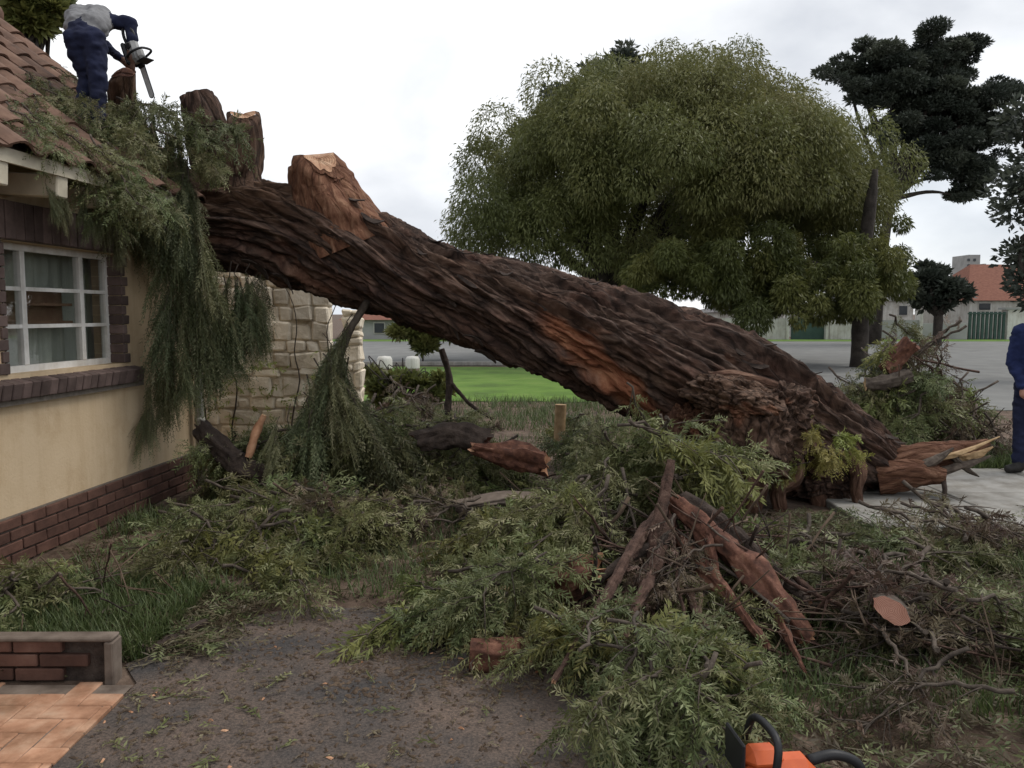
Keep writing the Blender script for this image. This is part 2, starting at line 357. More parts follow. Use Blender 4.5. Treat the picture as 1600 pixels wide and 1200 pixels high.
def sawn_mat(name, stops):
    m, nt, b, out = new_mat(name)
    tc = nt.nodes.new('ShaderNodeTexCoord'); mp = nt.nodes.new('ShaderNodeMapping'); mp.inputs['Location'].default_value = (-.5, -.5, -.5); nt.links.new(tc.outputs['Generated'], mp.inputs['Vector'])
    wv = nt.nodes.new('ShaderNodeTexWave'); wv.wave_type = 'RINGS'; wv.rings_direction = 'SPHERICAL'; wv.inputs['Scale'].default_value = 5.5; wv.inputs['Distortion'].default_value = 2.2; wv.inputs['Detail'].default_value = 3; wv.inputs['Detail Scale'].default_value = 1.5
    nt.links.new(mp.outputs['Vector'], wv.inputs['Vector'])
    n = noise_node(nt, 12, 5, .6, world_pos(nt)); c1 = ramp(nt, n.outputs['Fac'], stops).outputs['Color']
    c2 = ramp(nt, wv.outputs['Fac'], [(0.0, (0.62, 0.55, 0.5)), (0.5, (1, 1, 1)), (1.0, (1.12, 1.1, 1.08))]).outputs['Color']
    nt.links.new(mixc(nt, 1.0, c1, c2, 'MULTIPLY'), b.inputs['Base Color']); b.inputs['Roughness'].default_value = .85
    bump(nt, b, n.outputs['Fac'], .5, .008); return m
M['sawn'] = sawn_mat('sawn_wood_rings', [(0.3, (0.24, 0.120, 0.068)), (0.5, (0.38, 0.220, 0.130)), (0.72, (0.48, 0.335, 0.225))])
M['sawn_pink'] = sawn_mat('pink_sawn_rings', [(0.3, (0.30, 0.135, 0.09)), (0.7, (0.46, 0.25, 0.185))])
def asphalt_mat():
    m, nt, b, out = new_mat('driveway_asphalt')
    v = world_pos(nt)
    n = noise_node(nt, 2.2, 6, 0.6, v); n2 = noise_node(nt, 90, 3, 0.7, v)
    c1 = ramp(nt, n.outputs['Fac'], [(0.35, (0.040, 0.036, 0.035)), (0.5, (0.074, 0.057, 0.047)), (0.68, (0.112, 0.080, 0.062))]).outputs['Color']
    c2 = ramp(nt, n2.outputs['Fac'], [(0.35, (0.5, 0.5, 0.5)), (0.65, (1.5, 1.45, 1.4))]).outputs['Color']
    nt.links.new(mixc(nt, 1.0, c1, c2, 'MULTIPLY'), b.inputs['Base Color']); b.inputs['Roughness'].default_value = 0.85
    bump(nt, b, n2.outputs['Fac'], 0.8, 0.008); return m
M['asphalt'] = asphalt_mat()

def bark_mat():
    m, nt, b, out = new_mat('rough_trunk_bark')
    a = nt.nodes.new('ShaderNodeAttribute'); a.attribute_name = 'along'
    o = nt.nodes.new('ShaderNodeAttribute'); o.attribute_name = 'around'
    t = nt.nodes.new('ShaderNodeAttribute'); t.attribute_name = 'torn'
    w = nt.nodes.new('ShaderNodeAttribute'); w.attribute_name = 'warm'
    o2 = nt.nodes.new('ShaderNodeAttribute'); o2.attribute_name = 'around2'
    cb = nt.nodes.new('ShaderNodeCombineXYZ'); nt.links.new(a.outputs['Fac'], cb.inputs['X']); nt.links.new(o.outputs['Fac'], cb.inputs['Y']); nt.links.new(o2.outputs['Fac'], cb.inputs['Z'])
    mp = nt.nodes.new('ShaderNodeMapping'); mp.inputs['Scale'].default_value = (3.6, 13, 13); nt.links.new(cb.outputs['Vector'], mp.inputs['Vector'])
    n1 = noise_node(nt, 1.0, 13, 0.70, mp.outputs['Vector'], 0.9)
    n2 = noise_node(nt, 3.0, 5, 0.6, world_pos(nt))
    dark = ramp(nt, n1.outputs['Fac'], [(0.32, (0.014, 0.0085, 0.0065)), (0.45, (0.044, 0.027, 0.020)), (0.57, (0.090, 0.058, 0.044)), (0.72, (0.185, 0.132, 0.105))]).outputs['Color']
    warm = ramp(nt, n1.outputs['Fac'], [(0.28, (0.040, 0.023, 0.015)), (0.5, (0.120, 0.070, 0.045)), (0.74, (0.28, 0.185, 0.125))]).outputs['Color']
    torn = ramp(nt, n1.outputs['Fac'], [(0.28, (0.060, 0.022, 0.012)), (0.46, (0.19, 0.068, 0.034)), (0.62, (0.30, 0.135, 0.072)), (0.8, (0.40, 0.24, 0.145))]).outputs['Color']
    red = ramp(nt, n2.outputs['Fac'], [(0.45, (1, 1, 1)), (0.7, (1.2, 0.98, 0.92))]).outputs['Color']
    wv = nt.nodes.new('ShaderNodeVectorMath'); wv.operation = 'ADD'; sc_ = nt.nodes.new('ShaderNodeVectorMath'); sc_.operation = 'SCALE'; sc_.inputs['Scale'].default_value = 1.1
    nw = noise_node(nt, 0.55, 4, 0.6, mp.outputs['Vector']); nt.links.new(nw.outputs['Color'], sc_.inputs[0]); nt.links.new(mp.outputs['Vector'], wv.inputs[0]); nt.links.new(sc_.outputs['Vector'], wv.inputs[1])
    vo = nt.nodes.new('ShaderNodeTexVoronoi'); vo.feature = 'DISTANCE_TO_EDGE'; vo.inputs['Scale'].default_value = 0.85; nt.links.new(wv.outputs['Vector'], vo.inputs['Vector'])
    cr = nt.nodes.new('ShaderNodeMapRange'); cr.inputs['From Max'].default_value = 0.16; cr.clamp = True; nt.links.new(vo.outputs['Distance'], cr.inputs['Value'])
    crack = ramp(nt, cr.outputs['Result'], [(0.0, (0.40, 0.38, 0.37)), (0.55, (0.95, 0.95, 0.95)), (1.0, (1.08, 1.07, 1.06))]).outputs['Color']
    dark = mixc(nt, 1.0, dark, crack, 'MULTIPLY'); warm = mixc(nt, 1.0, warm, crack, 'MULTIPLY')
    hsum = nt.nodes.new('ShaderNodeMath'); hsum.operation = 'MULTIPLY_ADD'; hsum.inputs[1].default_value = 0.42; nt.links.new(cr.outputs['Result'], hsum.inputs[0]); nt.links.new(n1.outputs['Fac'], hsum.inputs[2])
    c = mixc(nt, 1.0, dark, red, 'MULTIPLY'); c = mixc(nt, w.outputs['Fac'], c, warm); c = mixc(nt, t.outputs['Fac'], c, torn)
    nt.links.new(c, b.inputs['Base Color']); b.inputs['Roughness'].default_value = 0.9; b.inputs['Specular IOR Level'].default_value = 0.25
    bump(nt, b, hsum.outputs['Value'], 1.0, 0.035); return m
M['bark'] = bark_mat()

G_SAGE = [(0.058, 0.074, 0.027), (0.104, 0.124, 0.047), (0.155, 0.172, 0.072), (0.22, 0.222, 0.112)]
M['leaf'] = leaf_mat('pepper_leaf', G_SAGE, 0.22, val_var=0.28)
M['leaf_dark'] = leaf_mat('hanging_pepper_leaf', [(0.050, 0.064, 0.029), (0.095, 0.115, 0.052), (0.148, 0.168, 0.082), (0.215, 0.225, 0.125)], 0.25, val_var=0.22)
M['leaf_yellow'] = leaf_mat('yellowish_leaf', [(0.14, 0.155, 0.036), (0.22, 0.24, 0.060), (0.30, 0.31, 0.095)], 0.3, val_var=0.2)
M['leaf_fresh'] = leaf_mat('fresh_green_leaf', [(0.078, 0.098, 0.030), (0.130, 0.156, 0.047), (0.185, 0.205, 0.072)], 0.3, val_var=0.28)
M['leaf_dry'] = leaf_mat('dry_brown_leaf', [(0.070, 0.048, 0.030), (0.125, 0.094, 0.060), (0.175, 0.148, 0.090)], 0.2, val_var=0.25)
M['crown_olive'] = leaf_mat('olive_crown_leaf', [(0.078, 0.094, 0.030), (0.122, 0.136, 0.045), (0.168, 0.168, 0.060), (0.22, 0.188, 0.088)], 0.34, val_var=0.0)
M['crown_green'] = leaf_mat('green_crown_leaf', [(0.062, 0.076, 0.025), (0.110, 0.124, 0.036), (0.172, 0.168, 0.052)], 0.34, val_var=0.0)
M['crown_dark'] = leaf_mat('dark_conifer_leaf', [(0.026, 0.034, 0.026), (0.050, 0.060, 0.045), (0.080, 0.090, 0.062)], 0.25, val_var=0.0)
M['grass'] = leaf_mat('grass_blade', [(0.045, 0.068, 0.022), (0.078, 0.108, 0.034), (0.12, 0.145, 0.06)], 0.3, val_var=0.0)

# ================================================================== the setting
def sheet(name, poly, z, mat, sub=0):
    b = MB(); b.add([(x, y, z) for x, y in poly], [tuple(range(len(poly)))]); o = b.build(name, mat)
    return struct(o)
def wobble(poly, step=0.12, amp=0.04, seed=1):
    out = []
    for i in range(len(poly)):
        a, b = np.array(poly[i]), np.array(poly[(i + 1) % len(poly)]); n = max(1, int(np.linalg.norm(b - a) / step))
        for k in range(n):
            p = a + (b - a) * k / n; q = np.array([[p[0] * 2.3, p[1] * 2.3, seed]])
            out.append((p[0] + amp * 2 * (fbm(q, 3, seed)[0] - .5) * 2, p[1] + amp * 2 * (fbm(q + 9, 3, seed)[0] - .5) * 2))
    return out

# one sheet of ground: dense and lumpy near the camera, flat out to the horizon
xs = np.unique(np.concatenate([np.linspace(-900, -8, 12), np.linspace(-8, 9, 120), np.linspace(9, 900, 12)]))
ys = np.unique(np.concatenate([np.linspace(-60, 1.5, 5), np.linspace(1.5, 14, 100), np.linspace(14, 1500, 16)]))
GX, GY = np.meshgrid(xs, ys)
q = np.stack([GX * 1.1, GY * 1.1, GX * 0], -1)
def sstep(a, b, x): t = np.clip((x - a) / (b - a), 0, 1); return t * t * (3 - 2 * t)
lump = sstep(4.0, 5.0, GY) * (1 - sstep(10, 13, GY)) * sstep(-3.1, -2.4, GX) * (1 - sstep(1.8, 2.6, GX))
GZ = lump * (0.16 * fbm(q, 4, 3) - 0.04) - 0.006 * (1 - lump)
Vg = np.stack([GX, GY, GZ], -1).reshape(-1, 3); nx, ny = len(xs), len(ys)
ii, jj = np.meshgrid(np.arange(nx - 1), np.arange(ny - 1)); a_ = (jj * nx + ii).ravel()
ground = struct(link('ground', mesh_np('ground', Vg, np.stack([a_, a_ + 1, a_ + nx + 1, a_ + nx], 1), M['soil'], smooth=True)))

drive = wobble([(-1.61, 1.6), (-1.61, 3.35), (-1.75, 3.55), (-1.62, 3.95), (-0.9, 4.35), (0.0, 4.2), (0.5, 3.7), (0.7, 3.2), (0.9, 2.6), (1.2, 1.6)], 0.12, 0.03, 4)
sheet('driveway', drive, 0.004, M['asphalt'])
sheet('road', [(-160, 46), (-160, 27), (-12, 26.5), (0, 25.5), (4.5, 18), (7.0, 13.2), (60, 12.0), (160, 12), (160, 46)], 0.004, M['road'])
sheet('lawn', wobble([(-3.2, 14.6), (-3.6, 24.2), (0.0, 24.0), (3.6, 17.5), (3.4, 14.4)], 0.6, 0.12, 8), 0.006, M['lawn'])
kb = MB(); kb.box((-60, 24.6, 0), (-0.3, 24.85, 0.12), 0, 0.015); struct(kb.build('kerb', M['concrete']))
sheet('grass_verge', [(-160, 46), (160, 46), (160, 49.5), (-160, 49.5)], 0.01, M['lawn'])
# pale concrete pavement: slabs with open joints
pav = struct(link('pavement', None)); pav.empty_display_size = 0.1
xj = [2.62, 3.75, 4.9, 6.05, 7.2]
pvy = [5.75, 6.85, 7.95]
for i in range(4):
    for j in range(2):
        b = MB(); b.box((xj[i] + .006, pvy[j] + .006, -0.04), (xj[i + 1] - .006, pvy[j + 1] - .006, 0.05 + random.uniform(-.004, .004)), 0, 0.008)
        o = b.build('concrete_slab', M['concrete'], pav)

# orange clay pavers laid in herringbone beside the driveway, a low retaining wall behind them
pv = struct(link('paved_path', None)); pv.empty_display_size = 0.1
base = MB(); base.add([(-3.4, 1.7, 0.006), (-1.63, 1.7, 0.006), (-1.63, 3.32, 0.006), (-3.4, 3.32, 0.006)], [(0, 1, 2, 3)])
base.build('bedding_sand', M['old_concrete'], pv)
bw, bl, g = 0.105, 0.21, 0.003
pm = []
for s_ in range(4):
    b = MB(); b.box((-bl / 2 + g / 2, -bw / 2 + g / 2, -0.03), (bl / 2 - g / 2, bw / 2 - g / 2, 0.012), 0, 0.004, 0.0015); pm.append(b.mesh('paver', M['paver']))
for i in range(-30, 40):
    for j in range(-30, 40):
        for k in (0, 1):
            # 90-degree herringbone lattice
            u = (i * 1 + j * 2) * bw if False else None
            x0 = (i + 2 * j) * bw; y0 = (i - 2 * j) * bw
            if k == 0: cx, cy, rz = x0 + bl / 2, y0 + bw / 2, 0
            else: cx, cy, rz = x0 + bw / 2, y0 + bw + bl / 2, math.pi / 2
            cx, cy = cx - 2.4, cy + 2.5
            if -3.1 < cx < -1.50 and 2.35 < cy < 3.24:
                hx, hy = (bl / 2, bw / 2) if k == 0 else (bw / 2, bl / 2)
                if cx + hx > -1.62:                    # cut to the straight edge
                    if cx - hx > -1.66: continue
                    cb_ = MB(); cb_.box((cx - hx + g / 2, cy - hy + g / 2, -.03), (-1.622 - random.uniform(0, .012), cy + hy - g / 2, .012), 0, .004, .0015); cb_.build('paver', M['paver'], pv); continue
                o = link('paver', pm[random.randrange(4)], pv, (cx, cy, random.uniform(-.003, .003)), (0, 0, rz + random.uniform(-.02, .02)))

rw = thing('retaining_wall', 'low dark brick retaining wall with pale cap beside the orange paving', 'wall', (-2.5, 3.42, 0))
b = MB(); b.box((-1.4, -0.035, -0.05), (0.72, 0.03, 0.185)); b.build('core', M['dark_bark'], rw)
b = MB(); b.box((-1.4, -0.080, 0.190), (0.775, -0.01, 0.206), 0, 0.006, 0.003); b.build('cap', M['old_concrete'], rw)
b = MB(); b.box((0.738, -0.085, -0.02), (0.776, 0.0, 0.188), 0, 0.006, 0.003); b.build('end_post', M['old_concrete'], rw)
bms = []
for s_ in range(3):
    b = MB(); b.box((-0.105, -0.02, -0.027), (0.105, 0.02, 0.027), 0, 0.005, 0.002); bms.append(b.mesh('brick', M['brick']))
for r in range(3):
    for c in range(11):
        x = -1.32 + c * 0.22 + (r % 2) * 0.11
        if x < 0.64: link('brick', bms[random.randrange(3)], rw, (x, -0.045 + random.uniform(-.004, .004), 0.032 + r * 0.064), (random.uniform(-.01, .01), 0, random.uniform(-.01, .01)))

# ================================================================== the house
HX = (-3.2, 5.0)
HROT = -math.atan(0.095)
house = thing('house', 'tan plastered house with brick plinth and terracotta tiled roof under the fallen tree', 'house', (HX[0], HX[1], 0), (0, 0, HROT))
def hl(px, py, x):
    """house-local point seen at pixel, on local plane x"""
    d = ray(px, py); o = Vector((0, 0, CAM_H))
    R = Matrix.Rotation(-HROT, 3, 'Z'); o2 = R @ (o - Vector((HX[0], HX[1], 0))); d2 = R @ d
    return o2 + d2 * ((x - o2.x) / d2.x)
Y0, Y1 = -3.6, 2.42            # wall run (local y), far corner at Y1
WY0, WY1, WZ0, WZ1 = 0.05, 1.33, 1.21, 2.06
b = MB()
b.box((-0.24, Y0, 0.0), (0, WY0, 2.56)); b.box((-0.24, WY1, 0.0), (0, Y1, 2.56))
b.box((-0.24, WY0, 0.0), (0, WY1, WZ0)); b.box((-0.24, WY0, WZ1), (0, WY1, 2.56))
wall = b.build('wall', M['plaster'], house)
b = MB()                                               # gable end wall and back wall
b.add([(-0.24, Y1, 0), (-3.6, Y1, 0), (-3.6, Y1, 2.5), (-1.92, Y1, 4.1), (-0.24, Y1, 2.5), (-0.24, Y1 - .2, 0), (-3.6, Y1 - .2, 0), (-3.6, Y1 - .2, 2.5), (-1.92, Y1 - .2, 4.1), (-0.24, Y1 - .2, 2.5)],
      [(4, 3, 2, 1, 0), (5, 6, 7, 8, 9), (0, 1, 6, 5), (1, 2, 7, 6), (2, 3, 8, 7), (3, 4, 9, 8), (4, 0, 5, 9)])
b.box((-3.8, Y0, 0), (-3.6, Y1, 2.5))
b.build('gable_wall', M['plaster'], house)
# plinth bricks, each its own piece
plinth = MB().box((0.0, Y0, -0.05), (0.022, Y1 + .02, 0.315)).build('plinth', M['mortar'], house)
bp = []
for s_ in range(4):
    b = MB(); b.box((-0.012, -0.108, -0.034), (0.016, 0.108, 0.034), 0, 0.005, 0.003); bp.append(b.mesh('brick', M['brick']))
for r in range(4):
    y = -1.4 + (r % 2) * 0.112
    while y < Y1 - 0.08:
        link('brick', bp[random.randrange(4)], plinth, (0.024 + random.uniform(-.003, .003), y + 0.11, 0.04 + r * 0.078), (0, random.uniform(-.02, .02), 0)); y += 0.226
# lintel of upright bricks
lintel = MB().box((0.0, WY0 - .25, WZ1 + .004), (0.02, WY1 + .06, WZ1 + .25)).build('lintel', M['mortar'], house)
bl_ = []
for s_ in range(3):
    b = MB(); b.box((-0.02, -0.041, -0.118), (0.018, 0.041, 0.118), 0, 0.005, 0.003); bl_.append(b.mesh('brick', M['dark_brick']))
y = WY0 - .22
while y < WY1 + .05:
    link('brick', bl_[random.randrange(3)], lintel, (0.024 + random.uniform(-.003, .004), y, WZ1 + .127), (0, 0, 0)); y += 0.0885
# brick jambs with toothed edge
for nm, ys_, sgn in (('jamb', WY1, 1), ('jamb', WY0, -1)):
    j = MB().box((-0.13, min(ys_, ys_ + sgn * .012), WZ0 + .002), (0.008, max(ys_, ys_ + sgn * .012), WZ1 - .002)).build(nm, M['mortar'], house)
    for r in range(11):
        w_ = 0.055 if r % 2 else 0.09
        yy = ys_ - sgn * 0.012
        bb = MB(); bb.box((-0.135, min(yy, yy + sgn * w_), -0.0345), (0.016, max(yy, yy + sgn * w_), 0.0345), 0, 0.004, 0.002)
        bb.build('brick', M['dark_brick'], j, (0, 0, WZ0 + 0.04 + r * 0.0755))
# sloping brick sill
sill = MB().box((-0.12, WY0 - .22, WZ0 - .19), (0.045, WY1 + .20, WZ0 - .04)).build('sill', M['mortar'], house)
bs = []
for s_ in range(3):
    b = MB(); b.box((-0.13, -0.041, -0.055), (0.085, 0.041, 0.055), 0, 0.006, 0.003); bs.append(b.mesh('brick', M['dark_brick']))
y = WY0 - .2
while y < WY1 + .19:
    link('brick', bs[random.randrange(3)], sill, (0.0 + random.uniform(-.003, .003), y, WZ0 - .082), (0, 0.22, 0)); y += 0.0885
# window: frame, mullions, glazing bars, nine panes
FX = -0.12
win = MB()
fw = 0.045
win.box((FX - .03, WY0, WZ0), (FX + .02, WY1, WZ0 + fw)).box((FX - .03, WY0, WZ1 - fw), (FX + .02, WY1, WZ1))
win.box((FX - .03, WY0, WZ0 + fw), (FX + .02, WY0 + fw, WZ1 - fw)).box((FX - .03, WY1 - fw, WZ0 + fw), (FX + .02, WY1, WZ1 - fw))
window = win.build('window', M['white_paint'], house)
my = [WY0 + fw, 0.37, 0.99, WY1 - fw]
for m_ in my[1:3]: MB().box((FX - .032, m_ - .022, WZ0 + fw), (FX + .026, m_ + .022, WZ1 - fw), 0, .004).build('mullion', M['white_paint'], window)
bz = [WZ0 + fw, WZ0 + .305, WZ0 + .555, WZ1 - fw]
for c in range(3):
    y0 = my[c] + (.022 if c else 0); y1 = my[c + 1] - (.022 if c < 2 else 0)
    for r in (1, 2): MB().box((FX - .022, y0, bz[r] - .013), (FX + .018, y1, bz[r] + .013)).build('glazing_bar', M['white_paint'], window)
    for r in range(3):
        z0_, z1_ = bz[r] + .013 * (r > 0), bz[r + 1] - .013 * (r < 2); MB().add([(FX, y0, z0_), (FX, y1, z0_), (FX, y1, z1_), (FX, y0, z1_)], [(0, 1, 2, 3)]).build('pane', M['glass'], window)
# room behind the window: curtain and a shelf
cv, cf = [], []
for k in range(61):
    yy = WY0 - .3 + k * (WY1 - WY0 + .6) / 60; xx = -0.30 + 0.03 * math.sin(k * 1.3) + 0.012 * math.sin(k * 3.1)
    cv += [(xx, yy, 0.9), (xx, yy, 2.3)]
    if k: cf.append((2 * k - 2, 2 * k, 2 * k + 1, 2 * k - 1))
b = MB(); b.add(cv, cf, 0, True); b.build('curtain', M['curtain'], house)
b = MB(); b.box((-.245, WY0 + .34, 1.53), (-.165, WY0 + .92, 1.548)); b.box((-.245, WY0 + .34, 1.655), (-.165, WY0 + .92, 1.675)); b.box((-.255, WY0 + .34, 1.51), (-.246, WY0 + .92, 1.76)); b.build('window_shelf', M['shelf'], house)
b = MB(); b.box((-3.5, Y0, 2.42), (-0.25, Y1 - .25, 2.46)); b.build('room_ceiling', M['house_white'], house)
# eaves: rafter tails and boards
EX, EZ = 0.42, 2.53
PT = math.atan(0.90)
for k in range(-4, 4):
    y = -0.42 + k * 0.52
    b = MB(); b.box((-0.1, -0.055, -0.075), (0.40, 0.055, 0.065), 0, 0.008)
    b.build('rafter', M['cream_paint'], house, (0.0, y, 2.415), (0, 0.06, 0))
RX, RZ = -1.92, EZ + (EX + 1.92) * math.tan(PT) * 0.885
PT = math.atan2(RZ - EZ, EX - RX)
SL = math.hypot(RZ - EZ, EX - RX)
RY1 = Y1 + 0.16
def roofp(s, y, h=0.0):
    """point on the front slope, s metres up from the eave"""
    return Vector((EX - math.cos(PT) * s + math.sin(PT) * h, y, EZ + math.sin(PT) * s + math.cos(PT) * h))
b = MB()
b.add([roofp(0, Y0, -.02), roofp(0, RY1 - .5, -.02), roofp(SL, RY1, -.02), roofp(SL, Y0, -.02), roofp(0, Y0, -.05), roofp(0, RY1 - .5, -.05), roofp(SL, RY1, -.05), roofp(SL, Y0, -.05)],
      [(0, 1, 2, 3), (7, 6, 5, 4), (0, 4, 5, 1), (1, 5, 6, 2), (2, 6, 7, 3), (3, 7, 4, 0)])
bx_ = 2 * RX - EX
b.add([(RX, Y0, RZ - .03), (RX, RY1, RZ - .03), (bx_, RY1, EZ - .03), (bx_, Y0, EZ - .03)], [(0, 1, 2, 3)])
roof = b.build('roof', M['mortar'], house)
TW, TL, ROW = 0.30, 0.40, 0.315
def tile_mesh():
    b = MB(); n = 10; top = []; bot = []
    for k in range(n + 1):
        u = k / n; yy = (u - .5) * (TW + .03)
        hh = 0.045 * max(0.0, math.sin(math.pi * min(1, u / 0.62))) if u < 0.62 else -0.012 * math.sin(math.pi * (u - .62) / .38)
        top.append((yy, hh)); bot.append((yy, hh - .016))
    V = []
    for (s_, lift) in ((0, 0.028), (TL, 0.0)):
        for yy, hh in top: V.append((-s_, yy, hh + lift + random.uniform(-.001, .001)))
        for yy, hh in bot: V.append((-s_, yy, hh + lift))
    m_ = n + 1; F = []
    for k in range(n):
        F.append((k, k + 1, 2 * m_ + k + 1, 2 * m_ + k)); F.append((m_ + k + 1, m_ + k, k, k + 1)[::-1])
    F.append((0, 2 * m_, 3 * m_, m_)); F.append((n, m_ + n, 3 * m_ + n, 2 * m_ + n))
    b.add(V, F, 0, False); return b.mesh('tile', M['tile'])
tms = [tile_mesh() for _ in range(3)]
nrow = int(SL / ROW) + 1
for r in range(nrow):
    for c in range(26):
        y = RY1 - .15 - c * TW
        s_ = r * ROW
        if y < -2.6 or s_ > SL - 0.05: continue
        if r == 0 and y > RY1 - .75 or r == 1 and y > RY1 - .4: continue      # broken away where the trunk came down
        p = roofp(s_ - 0.03, y, 0.004)
        link('tile', tms[random.randrange(3)], roof, p, (random.uniform(-.012, .012), PT + random.uniform(-.012, .012), random.uniform(-.02, .02)))
for c in range(14):
    y = RY1 - .2 - c * .38
    V, F, cp = tube_np([(0, -.21, 0), (0, .21, 0)], [.11, .12], 12)
    b = MB(); b.add([(v[0], v[1], v[2]) for v in V], F, 0, True)
    b.build('ridge_tile', M['tile'], roof, (RX, y, RZ - .02), (random.uniform(-.02, .02), 0, random.uniform(-.02, .02)))
b = MB(); b.box((EX - .03, Y0, EZ - .085), (EX - .005, RY1 - .6, EZ - .005)); b.build('fascia', M['cream_paint'], house)
# drainpipe at the far corner
b = MB(); b.tube([(0.07, Y1 - .02, 0.02), (0.07, Y1 - .02, 1.2), (0.07, Y1 - .02, 2.3)], [.038, .038], 12)
for z in (0.6, 1.5): b.tube([(0.07, Y1 - .02, z), (0.07, Y1 - .02, z + .04)], [.047, .047], 12)
b.build('drainpipe', M['pipe'], house)

# ================================================================== rough stone yard wall beyond the house
def stone_wall(name, label, x0, x1, yw, h, seed, depth=0.24, z0=0.0):
    random.seed(seed)
    t = thing(name, label, 'wall', ((x0 + x1) / 2, yw, 0))
    cx = (x0 + x1) / 2
    MB().box((x0 - cx + .02, .04, -0.05), (x1 - cx - .02, depth, h - .02)).build('core', M['stone'], t)
    z = z0
    while z < h:
        hh = random.uniform(.09, .24)
        if z + hh > h: hh = max(.07, h - z)
        x = x0
        while x < x1 - .04:
            w_ = random.uniform(.10, .34)
            if x + w_ > x1 - .07: w_ = x1 - x
            b = MB(); b.box((-w_ / 2 + .004, .02 - random.uniform(.0, .035), -hh / 2 + .004), (w_ / 2 - .004, depth + .015, hh / 2 - .004), 0, 0.02, 0.024)
            b.build('stone', M['stone'], t, (x + w_ / 2 - cx, 0, z + hh / 2)); x += w_
        z += hh
    return t
stone_wall('stone_wall', 'rough cream stone yard wall behind the hanging leaves, left of the trunk', -3.75, -2.05, 9.0, 2.18, 5)
stone_wall('stone_pier', 'narrow cream stone pier standing right of the stone yard wall', -1.98, -1.76, 9.3, 1.6, 6)

# ================================================================== the fallen tree
random.seed(21); RNG = np.random.default_rng(21)
tree = thing('fallen_tree', 'huge fallen pepper tree, its trunk lying from the uprooted base onto the house roof', 'tree', tuple(at(1330, 780, 7.1)))
TO = np.array(tree.location)
def tl(p): return Vector(p) - Vector(tree.location)
ST = [(262, 345, 52, 7.25), (330, 352, 62, 7.15), (400, 352, 68, 7.1), (470, 366, 74, 7.05), (550, 394, 78, 7.0), (640, 437, 72, 7.0), (740, 470, 72, 7.0), (850, 507, 80, 7.0), (960, 545, 90, 7.0),
      (1070, 584, 94, 7.0), (1160, 622, 94, 7.0), (1248, 668, 90, 7.02), (1325, 698, 70, 7.05), (1390, 726, 42, 7.1), (1432, 748, 18, 7.1)]
rows = []
for px, py, r, Y in ST:
    p = at(px, py, Y); rows.append((p.x, p.y, p.z, r * .95 * Y / 1250))
NS, NT = 520, 210
S = spline(rows, NS); C = S[:, :3]; R = S[:, 3]
T, N, B = frames(C)
seg = np.concatenate([[0], np.cumsum(np.linalg.norm(np.diff(C, axis=0), axis=1))]); LEN = seg[-1]
th = np.arange(NT) * 2 * math.pi / NT
SS, TH = np.meshgrid(seg, th, indexing='ij')
PHI = TH + 0.55 * np.sin(SS * 1.1) * 0.25 - 0.42 * SS               # grain twists round the trunk
def ring(k, ks, off=0.0): return np.stack([np.cos(PHI) * k + off, np.sin(PHI) * k + off * 1.3, SS * ks + 0 * TH + off], -1)
low = fbm(np.stack([np.cos(TH) * .8, np.sin(TH) * .8, SS * .75], -1) + 3, 3, 5) - .5
wp = (fbm(ring(1.5, 1.6, 4.0), 3, 31) - .5)[..., None] * np.array([.9, .9, 0.5])
r1 = np.abs(fbm(ring(3.2, .62, 2.0) + wp, 3, 11) * 2 - 1)
r2 = np.abs(fbm(ring(9.0, 2.5, 7.0) + wp * 1.8, 3, 17) * 2 - 1)
r3 = fbm(ring(20, 9.0, 1.0), 3, 23) - .5
disp = 0.17 * low + 0.27 * (np.clip(r1, 0, .4) - .2) + 0.14 * (np.clip(r2, 0, .4) - .15) + 0.06 * r3
# bark torn off to red wood on the side facing the house front
sx = [np.interp(v, [s[0] for s in ST], np.interp(np.linspace(0, 1, len(ST)), np.linspace(0, 1, NS), seg)) for v in (835, 1050)]
u = (SS - sx[0]) / (sx[1] - sx[0])
tc = np.interp(u, [0, 1], [-0.15, 1.0]); dth = (TH + math.pi) % (2 * math.pi) - math.pi
edge = fbm(ring(4, 3.0, 5.0), 4, 41) - .5
torn = np.clip((0.34 - np.abs(dth - tc) + edge * 1.1) * 5, 0, 1) * np.clip((u + .02) * 7, 0, 1) * np.clip((1.05 - u) * 5, 0, 1)
torn2 = np.clip((fbm(ring(3.0, 2.2, 13.0), 4, 47) - .70) * 12, 0, 1)
torn = np.maximum(torn, 0.22 * torn2)
disp = disp - 0.05 * torn
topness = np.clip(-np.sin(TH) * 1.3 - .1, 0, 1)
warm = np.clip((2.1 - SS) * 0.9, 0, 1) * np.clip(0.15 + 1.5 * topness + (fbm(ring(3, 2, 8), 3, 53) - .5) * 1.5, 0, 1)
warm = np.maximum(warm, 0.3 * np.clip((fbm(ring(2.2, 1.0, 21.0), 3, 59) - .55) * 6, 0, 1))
V = C[:, None] + (R[:, None] + disp * np.minimum(1.0, R[:, None] / .45))[..., None] * (np.cos(TH)[..., None] * N[:, None] + np.sin(TH)[..., None] * B[:, None])
i_, k_ = np.meshgrid(np.arange(NS - 1), np.arange(NT), indexing='ij'); k2 = (k_ + 1) % NT
F = np.stack([i_ * NT + k_, i_ * NT + k2, (i_ + 1) * NT + k2, (i_ + 1) * NT + k_], -1).reshape(-1, 4)
UU = (PHI % (2 * math.pi)) / (2 * math.pi)
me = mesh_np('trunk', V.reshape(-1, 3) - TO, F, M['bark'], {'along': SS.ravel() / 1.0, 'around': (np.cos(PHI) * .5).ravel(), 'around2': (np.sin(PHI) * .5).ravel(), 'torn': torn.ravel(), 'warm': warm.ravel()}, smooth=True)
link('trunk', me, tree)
V_TRUNK = V.copy()
